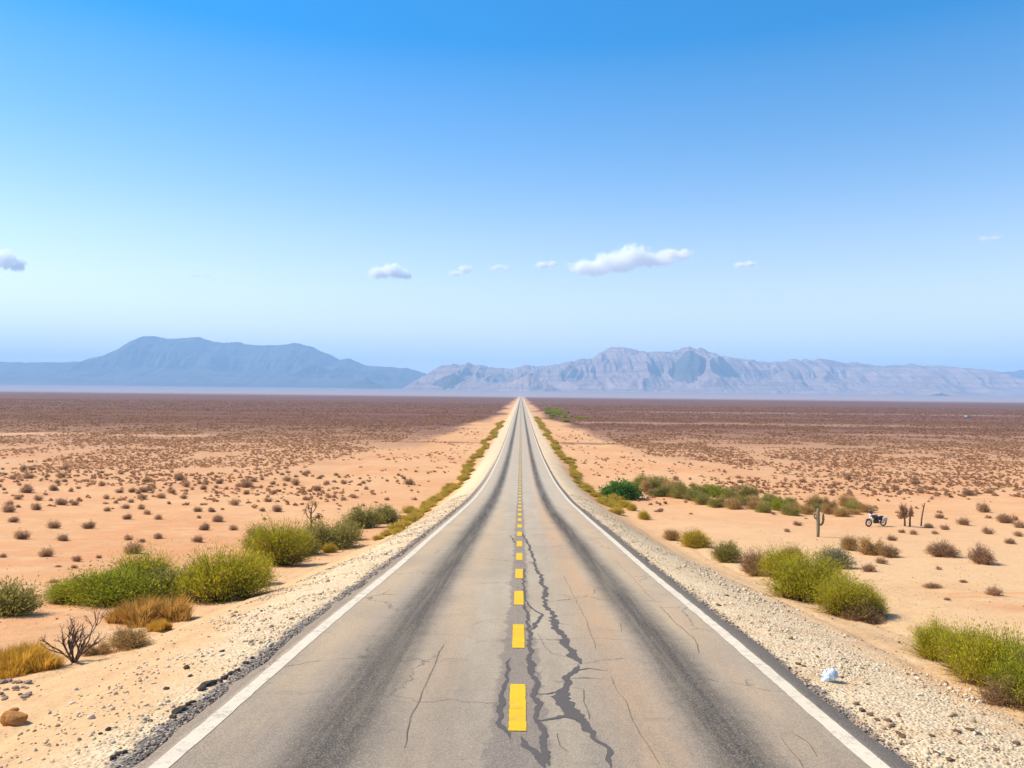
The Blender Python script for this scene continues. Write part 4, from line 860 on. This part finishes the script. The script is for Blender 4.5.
pebbles("road_metal", xx_, yy, np.clip(np.exp(g.normal(math.log(0.019), 0.4, N)) * (1 + yy / 60), 0.008, 0.07), np.clip(g.normal(0.52, 0.28, N), 0, 1), M_METAL, "dark broken road metal along the asphalt edges", 11)

# ================================================================== rocks, clods, litter
import bmesh
def rock_mesh(name, seed, mat, sub=3, rough=0.35, flat=0.8, f=1.3):
    bm = bmesh.new(); bmesh.ops.create_icosphere(bm, subdivisions=sub, radius=0.5)
    for v in bm.verts:
        c = v.co; d = 1 + rough * (fbm(c.x * f * 2 + c.z * 1.7 + seed, c.y * f * 2 - c.z * 1.3, 4, seed) - 0.5) * 2
        v.co = Vector((c.x * d, c.y * d, c.z * d * flat))
        k = 0.36 * flat + 0.08 * math.sin(seed + c.x * 5)
        if v.co.z > k: v.co.z = k + (v.co.z - k) * 0.35
    me = bpy.data.meshes.new(name); bm.to_mesh(me); bm.free(); me.materials.append(mat); return me
def stone_mat(name, c1, c2, c3):
    s = SH(name); p = s.obj(); n = s.noise(p, 3.0, 5); n2 = s.noise(p, 14.0, 5, 0.7)
    return s.pbr(s.mix(s.mapr(n2, 0.4, 0.7, 0, 0.6), s.mix(s.mapr(n, 0.35, 0.65), c1, c2), c3), 0.9, 0.15, s.bump(n2, 0.7, 0.05))
M_BOULD = stone_mat("orange_rock", (0.66, 0.30, 0.085), (0.56, 0.23, 0.06), (0.36, 0.15, 0.05))
M_GREYST = stone_mat("grey_rubble_stone", (0.50, 0.36, 0.24), (0.40, 0.28, 0.19), (0.22, 0.14, 0.09))
M_CLOD = stone_mat("asphalt_clod", (0.055, 0.045, 0.042), (0.11, 0.085, 0.07), (0.24, 0.17, 0.115))
M_BROWNST = stone_mat("brown_stone", (0.24, 0.14, 0.08), (0.16, 0.09, 0.055), (0.38, 0.25, 0.15))
RM_ = [rock_mesh("boulder", 3, M_BOULD, 4), rock_mesh("boulder", 9, M_BOULD, 4)]
def stone(name, me, px, py, wpx, label, cat, group=None, hz=0.7):
    P, w, a = spot(px, py, wpx, 0.4); o = put(name, me, None, (P[0], P[1], P[2] + w * hz * 0.22)); o.rotation_euler = (grng.uniform(-.2, .2), grng.uniform(-.2, .2), grng.uniform(0, 6.28)); o.scale = (w, w * grng.uniform(0.75, 1.0), w * hz)
    return tag(o, label, cat, group)
o = stone("boulder", RM_[0], 14, 726, 25, "orange boulder with sunlit top at lower left", "rock", None, 0.72); o.rotation_euler = (0.05, 0.12, 0.5)
stone("boulder", RM_[1], 14, 712, 9, "small orange stone just behind the orange boulder", "rock", None, 0.7)
gm = [rock_mesh("rubble_stone", 20 + k, M_GREYST, 2, 0.5) for k in range(4)]
for k in range(30):
    px, py = grng.uniform(-4, 30), grng.uniform(681, 702); px -= max(0, (py - 692)) * 0.4
    stone("rubble_stone", gm[k % 4], px, py, grng.uniform(4, 9), "grey brown stone in the rubble heap at left behind the orange boulder", "stone", "stones of the rubble heap", 0.65)
cm = [rock_mesh("asphalt_chunk", 40 + k, M_CLOD, 3, 0.55, 0.7, 1.8) for k in range(4)]
for px, py, w in [(173, 719, 8), (177, 714, 10), (183, 711, 11), (188, 706, 8), (193, 703, 6), (202, 691, 11), (207, 687, 13), (212, 685, 9), (219, 683, 8), (224, 680, 9), (231, 675, 8), (237, 672, 7), (113, 760, 9), (119, 756, 8), (124, 754, 7), (108, 731, 7), (100, 735, 5), (166, 690, 6), (150, 722, 5), (190, 677, 5), (222, 652, 5), (246, 664, 6), (252, 659, 5)]:
    stone("asphalt_chunk", cm[int(px) % 4], px, py, w, "dark crumbled asphalt chunk lying along the left road edge", "asphalt chunk", "crumbled chunks along the left road edge", 0.7)
bm_ = [rock_mesh("verge_stone", 60 + k, M_BROWNST, 3, 0.5, 0.75, 1.6) for k in range(4)]
for px, py, w in [(862, 712, 8), (870, 716, 7), (877, 721, 6), (888, 722, 7), (892, 727, 6), (902, 738, 9), (898, 734, 6), (932, 737, 6), (957, 733, 8), (970, 731, 8), (978, 735, 7), (960, 744, 5), (856, 705, 6), (798, 665, 6), (804, 667, 5), (955, 716, 5), (842, 678, 4), (868, 685, 4), (908, 675, 4), (916, 676, 4), (1016, 745, 8), (996, 752, 7), (936, 755, 8), (950, 762, 9), (719, 606, 5), (727, 596, 4)]:
    stone("verge_stone", bm_[int(px) % 4], px, py, w, "brown stone lying in the pale gravel of the right verge", "stone", "brown stones in the gravel of the right verge", 0.6)
bm = bmesh.new(); bmesh.ops.create_icosphere(bm, subdivisions=4, radius=0.5)
for v in bm.verts:
    c = v.co; r_ = 1 - 0.9 * (ridged(c.x * 3.6 + c.z * 1.5, c.y * 2.2 - c.z, 4, 7) - 0.45) + 0.3 * math.sin(c.x * 6 + 1) * c.y
    v.co = Vector((c.x * r_ * 1.1, c.y * r_ * 0.8, max(-0.3, c.z * r_ * 0.85 + 0.22 * c.x)))
me = bpy.data.meshes.new("plastic_bag"); bm.to_mesh(me); bm.free()
s = SH("pale_plastic"); pz = s.obj(); me.materials.append(s.pbr(s.mix(s.mapr(s.noise(pz, 3.0, 3), 0.42, 0.55), (0.80, 0.84, 0.86), (0.42, 0.56, 0.68)), 0.35, 0.5))
P, w, a = spot(829, 682, 17, 0.3); o = put("plastic_bag", me, None, (P[0], P[1], P[2] + 0.065)); o.scale = (w, w, w); o.rotation_euler = (0, 0, 0.4)
tag(o, "crumpled white and pale blue plastic bag lying on the right gravel verge", "litter")

# ================================================================== woody and spiny things
def tube(pts, rad, sides=6, rib=0.0, cap=True):
    P = np.asarray(pts, float); r = np.broadcast_to(np.asarray(rad, float), (len(P),)); Tn = np.gradient(P, axis=0); Tn /= np.linalg.norm(Tn, axis=1)[:, None] + 1e-9
    ref = np.array([0.3, 0.2, 0.93]) if abs(Tn[0][2]) < 0.9 else np.array([1.0, 0.1, 0])
    A = np.cross(Tn, ref); A /= np.linalg.norm(A, axis=1)[:, None] + 1e-9; B = np.cross(Tn, A)
    u = np.linspace(0, 2 * np.pi, sides + 1)[:-1]; rr = 1 + rib * np.where(np.arange(sides) % 2, -1, 1)
    V = (P[:, None] + r[:, None, None] * rr[None, :, None] * (np.cos(u)[None, :, None] * A[:, None] + np.sin(u)[None, :, None] * B[:, None])).reshape(-1, 3)
    I = np.arange(len(V)).reshape(len(P), sides); J = np.roll(I, -1, 1); F = np.stack([I[:-1], J[:-1], J[1:], I[1:]], -1).reshape(-1, 4)
    return V, F, ([I[0][::-1][None], I[-1][None]] if cap else [])
def join(tubes):
    V, F, Cp, o = [], [], [], 0
    for v, f, c in tubes:
        V.append(v); F.append(f + o); Cp += [q + o for q in c]; o += len(v)
    return np.concatenate(V), [np.concatenate(F)] + Cp
def grow(g, p, d, L, r, depth, out, spread, keep=0.72, nmin=3, nmax=4):
    n = 5; pts = [p]; q = p.copy(); dd = d.copy()
    for i in range(n):
        dd = dd + g.normal(0, 0.13, 3); dd[2] += 0.05; dd /= np.linalg.norm(dd); q = q + dd * L / n; pts.append(q.copy())
    out.append((pts, np.linspace(r, r * 0.62, n + 1), depth))
    if depth == 0: return
    for k in range(g.integers(nmin, nmax + 1)):
        i = g.integers(2, n + 1); e = dd + g.normal(0, spread, 3); e[2] = abs(e[2]) * 0.8 + 0.12; e /= np.linalg.norm(e)
        grow(g, pts[i], e, L * keep * g.uniform(0.75, 1.15), r * 0.58, depth - 1, out, spread, keep, nmin, nmax)
# the bare shrub at left
P, w, a = spot(74, 663, 56, 0.1); H = 50 * P[1] / FOC
o = thing("bare_shrub", "leafless dark twiggy shrub between the golden grass and the tan shrub", "shrub", tuple(P))
g = np.random.default_rng(14); st = []
for k in range(9):
    an = 2 * np.pi * k / 9 + g.normal(0, 0.2); tl = g.uniform(0.35, 0.95); grow(g, np.array([0, 0, -0.03]), np.array([math.cos(an) * tl, math.sin(an) * tl * 0.8, 1.0 - 0.35 * tl]) / math.hypot(tl, 1 - .35 * tl), 0.50 * H, 0.024 * H, 4, st, 0.40, 0.64, 2, 3)
tr = [tube(p, np.maximum(r, 0.003), 5, 0, False) for p, r, d in st if d >= 2]; tw = [tube(p, np.maximum(r, 0.0022), 4, 0, False) for p, r, d in st if d < 2]
V, F = join(tr + tw); put("branches", mesh_np("bare_branches", V, F, M_DEADWOOD, True), o)
# bare sapling at left of the road
P, w, a = spot(311, 534, 14, 0.0); H = 33 * P[1] / FOC
o = thing("bare_sapling", "thin bare sapling with stubby upturned branches rising behind the green bushes", "tree", tuple(P))
V, F = join([tube([(0, 0, -.05), (0.01 * H, 0, .25 * H), (-.01 * H, 0, .55 * H), (.0, 0, .80 * H)], [.035 * H, .03 * H, .026 * H, .018 * H], 7)]); put("trunk", mesh_np("sapling_trunk", V, F, M_DEADWOOD, True), o)
for bx, z0, z1, r in ((-.17, .42, .80, .016), (.19, .40, .62, .018), (-.10, .58, .98, .014), (.13, .62, 1.0, .014), (.03, .78, 1.02, .012), (.26, .5, .52, .012)):
    V, F = join([tube([(0, 0, z0 * H), (bx * .7 * H, .03 * H, (z0 + (z1 - z0) * .25) * H), (bx * H, .02 * H, (z0 + (z1 - z0) * .6) * H), (bx * 1.12 * H, 0, z1 * H)], [r * H, r * H, r * .9 * H, r * .4 * H], 6)]); b = put("branch", mesh_np("sapling_branch", V, F, M_DEADWOOD, True), o)
    g = np.random.default_rng(int(z1 * 1000)); C = np.array([bx * 1.05 * H, 0, (z0 * .3 + z1 * .7) * H]) + g.normal(0, .045 * H, (46, 3)); d = g.normal(0, 1, (46, 3)) * .022 * H; e = g.normal(0, 1, (46, 3)) * .010 * H
    V = np.stack([C - d, C + e, C + d, C - e], 1).reshape(-1, 3); put("dry_leaves", mesh_np("sapling_leaves", V, np.arange(len(V)).reshape(-1, 4), ML['brown'], False, g.random(46)), b)
# column cactus on the right sand
s = SH("cactus_skin"); pz = s.obj(); nz = s.noise(pz, 9, 4); M_CACT = s.pbr(s.mix(nz, (0.19, 0.165, 0.09), (0.29, 0.245, 0.15)), 0.8, 0.2)
P, w, a = spot(818, 537, 10, 0.0); H = 29 * P[1] / FOC
o = thing("column_cactus", "upright column cactus with one raised arm on the right sand", "cactus", tuple(P))
def col_(pts, r): return mesh_np("cactus_column", *join([tube([np.array(p) * H for p in pts], np.array(r) * H, 18, 0.09)]), M_CACT, False)
put("trunk", col_([(0, 0, -.03), (0, 0, .15), (0, 0, .5), (-.005, 0, .85), (-.005, 0, .95), (-.005, 0, .985), (-.005, 0, 1.0)], [.045, .05, .058, .052, .04, .025, .004]), o)
put("arm", col_([(0.03, 0, .42), (.11, 0, .42), (.165, .01, .48), (.18, .01, .6), (.18, .01, .72), (.18, .01, .79), (.18, .01, .81)], [.03, .036, .04, .04, .034, .02, .003]), o)
put("arm", col_([(-.02, 0, .62), (-.09, .01, .63), (-.12, .01, .68), (-.125, .01, .78), (-.125, .01, .82), (-.125, .01, .83)], [.022, .027, .028, .026, .018, .003]), o)
# dark little tree and post near the motorcycle
P, w, a = spot(906, 526, 16, 0.0); H = 24 * P[1] / FOC
o = thing("small_tree", "small dark tree with two thin stems between motorcycle and leaning post", "tree", tuple(P))
for sx, tx in ((-.05, -.12), (.16, .2)):
    V, F = join([tube([(sx * H, 0, -.03), (sx * H, 0, .25 * H), (tx * H, 0, .6 * H), (tx * H * 1.1, 0, .85 * H)], [.04 * H, .035 * H, .028 * H, .01 * H], 6)]); put("trunk", mesh_np("tree_stem", V, F, M_DEADWOOD, True), o)
for cx, cz, sw, sh_ in ((-.12, .30, .46, .70), (.2, .40, .26, .42)):
    cr = put("crown", mesh_np("tree_crown", *(lambda q: (q[1][0], q[1][1], ML['scrub'], False, q[1][2]))(bush_parts(int(cz * 100), LOBES['dome'], 90, 30, (0.09, 0.04), asp=1.0, low=-0.2))), o, (cx * H, 0, cz * H)); cr.scale = (sw * H, sw * H, sh_ * H)
P, w, a = spot(921, 526, 5, 0.0); H = 23 * P[1] / FOC
V, F = join([tube([(0, 0, -.1), (.03 * H, 0, .35 * H), (.10 * H, 0, .75 * H), (.16 * H, 0, H)], [.035 * H, .032 * H, .028 * H, .022 * H], 7), tube([(.11 * H, 0, .8 * H), (.04 * H, 0, .9 * H), (.02 * H, 0, .97 * H)], [.018 * H, .014 * H, .008 * H], 5)])
tag(put("leaning_post", mesh_np("leaning_post", V, F, M_DEADWOOD, True), None, tuple(P)), "thin weathered wooden post leaning right beside the small dark tree", "post")

# ================================================================== motorcycle
M_TYRE = simple("black_rubber", (0.02, 0.02, 0.022), 0.85, 0, 0.2); M_CHROME = simple("bare_metal", (0.55, 0.55, 0.57), 0.3, 0.9); M_BLUE = simple("dark_blue_paint", (0.035, 0.035, 0.10), 0.35, 0, 0.5, 0.3, 4)
M_BLACK = simple("black_metal", (0.03, 0.03, 0.034), 0.5, 0.2); M_SEAT = simple("black_leather", (0.028, 0.026, 0.026), 0.6); M_PANEL = simple("white_panel", (0.45, 0.43, 0.44), 0.4); M_LAMP = simple("lamp_glass", (0.75, 0.76, 0.78), 0.1)
def blob(c, r, n=(16, 10), pw=1.0):
    u, v = np.meshgrid(np.linspace(0, 2 * np.pi, n[0] + 1)[:-1], np.linspace(0.12, math.pi - 0.12, n[1]))
    f = lambda q: np.sign(q) * np.abs(q) ** pw
    P = np.stack([f(np.cos(u)) * f(np.sin(v)) * r[0] + c[0], f(np.sin(u)) * f(np.sin(v)) * r[1] + c[1], f(np.cos(v)) * r[2] + c[2]], -1).reshape(-1, 3)
    I = np.arange(len(P)).reshape(n[1], n[0]); J = np.roll(I, -1, 1); return P, np.stack([I[:-1], I[1:], J[1:], J[:-1]], -1).reshape(-1, 4), [I[0][None], I[-1][::-1][None]]
def ring(c, R0, r, n=28): 
    a = np.linspace(0, 2 * np.pi, n + 1); V, F, _ = tube(np.stack([c[0] + R0 * np.cos(a), np.full(n + 1, c[1]), c[2] + R0 * np.sin(a)], 1), r, 8, 0, False); return V, F, []
def pt(name, tubes, mat, par, smooth=True):
    V, F = join(tubes); return put(name, mesh_np(name, V, F, mat, smooth), par)
P, w, a = spot(876, 527, 24, 0.2)
L = 24 * P[1] / FOC / 2.05
bike = thing("parked_motorcycle", "dark blue motorcycle parked on the right sand before the shrub belt", "motorcycle", tuple(P), R(180 + 18)); bike.scale = (L / 0.95,) * 3
for wx in (-0.72, 0.72):
    wh = pt("wheel", [tube([(wx, -.05, .31), (wx, .05, .31)], .05, 10)] + [tube([(wx, 0, .31), (wx + .24 * math.cos(t), 0, .31 + .24 * math.sin(t))], .008, 5) for t in np.linspace(0, 2 * np.pi, 13)[:-1]], M_CHROME, bike)
    pt("tyre", [ring((wx, 0, .31), .26, .055)], M_TYRE, wh); pt("rim", [ring((wx, 0, .31), .215, .02)], M_CHROME, wh)
pt("frame", [tube([(-.72, .08, .31), (-.3, .12, .38), (.1, .1, .42), (.38, .03, .86)], .022, 8), tube([(-.72, -.08, .31), (-.3, -.12, .38), (.1, -.1, .42), (.38, -.03, .86)], .022, 8), tube([(-.62, 0, .72), (-.2, 0, .70), (.38, 0, .84)], .025, 8)], M_BLACK, bike)
pt("engine", [blob((0, 0, .42), (.24, .16, .17), pw=.7), tube([(.02, 0, .45), (.10, 0, .68)], .085, 12), tube([(-.02, 0, .45), (-.14, 0, .66)], .085, 12)], M_BLACK, bike)
pt("fuel_tank", [blob((.12, 0, .80), (.28, .15, .13), pw=.85)], M_BLUE, bike)
pt("seat", [blob((-.30, 0, .74), (.28, .15, .06), pw=.7), blob((-.55, 0, .79), (.16, .12, .05), pw=.7)], M_SEAT, bike)
for wx, h0 in ((-.72, .31), (.72, .31)):
    t = np.linspace(R(35), R(150), 10); V = []
    for q in t: V += [(wx + .345 * math.cos(q), -.07, h0 + .345 * math.sin(q)), (wx + .36 * math.cos(q), 0, h0 + .36 * math.sin(q)), (wx + .345 * math.cos(q), .07, h0 + .345 * math.sin(q))]
    V = np.array(V); I = np.arange(30).reshape(10, 3); F = np.stack([I[:-1, :-1], I[:-1, 1:], I[1:, 1:], I[1:, :-1]], -1).reshape(-1, 4); put("fender", mesh_np("fender", V, F, M_BLUE, True), bike)
pt("fork", [tube([(.72, s_ * .09, .31), (.46, s_ * .09, .98)], .024, 8) for s_ in (-1, 1)], M_CHROME, bike)
hb = pt("handlebar", [tube([(.28, -.36, 1.02), (.40, -.22, 1.06), (.45, 0, 1.0), (.40, .22, 1.06), (.28, .36, 1.02)], .015, 8)], M_CHROME, bike)
for s_ in (-1, 1): pt("grip", [tube([(.30, s_ * .33, 1.03), (.22, s_ * .43, .99)], .022, 8)], M_SEAT, hb); pt("mirror", [tube([(.38, s_ * .25, 1.06), (.36, s_ * .30, 1.2)], .008, 5), blob((.36, s_ * .31, 1.24), (.02, .06, .04))], M_CHROME, hb)
pt("headlight", [blob((.56, 0, .92), (.09, .10, .10))], M_LAMP, bike)
pt("windshield", [blob((.50, 0, 1.16), (.03, .18, .16), pw=.8)], M_BLACK, bike)
pt("exhaust", [tube([(.12, -.16, .5), (.2, -.18, .34), (-.05, -.2, .24), (-.5, -.2, .25), (-.95, -.2, .28)], [.03, .03, .04, .05, .045], 10)], M_CHROME, bike)
for s_ in (-1, 1): pt("saddlebag", [blob((-.66, s_ * .24, .58), (.22, .09, .15), pw=.55)], M_PANEL if s_ > 0 else M_BLUE, bike)
pt("tail_lamp", [blob((-.98, 0, .62), (.04, .07, .04))], simple("red_lamp", (0.35, 0.02, 0.02), 0.3), bike)
pt("kickstand", [tube([(-.1, .12, .3), (-.18, .3, .0)], .014, 6)], M_CHROME, bike)

# ================================================================== far white van
P = hit(968, 417.8); van = thing("white_van", "tiny white vehicle far out on the right plain", "van", tuple(P), R(8)); van.scale = (0.7, 0.7, 0.7)
def box(c, sz, tp=1.0):
    V = np.array([(c[0] + sx * sz[0] / 2 * (tp if z > 0 else 1), c[1] + sy * sz[1] / 2 * (tp if z > 0 else 1), c[2] + z * sz[2] / 2) for z in (-1, 1) for sx, sy in ((-1, -1), (1, -1), (1, 1), (-1, 1))])
    return V, np.array([(0, 3, 2, 1), (4, 5, 6, 7), (0, 1, 5, 4), (1, 2, 6, 5), (2, 3, 7, 6), (3, 0, 4, 7)]), []
pt("body", [box((0, 0, 0.85), (4.6, 1.9, 0.95)), box((-.35, 0, 1.75), (3.7, 1.85, 0.86), 0.93)], M_PANEL, van, False)
for s_ in (-1, 1): pt("side_window", [box((-.3, s_ * .915, 1.72), (3.0, .04, .5))], M_BLACK, van, False)
pt("windscreen", [box((1.47, 0, 1.70), (.1, 1.5, .55))], M_BLACK, van, False)
for wx in (-1.4, 1.4):
    for s_ in (-1, 1): pt("wheel", [tube([(wx, s_ * .82, .36), (wx, s_ * .99, .36)], .36, 16)], M_TYRE, van)
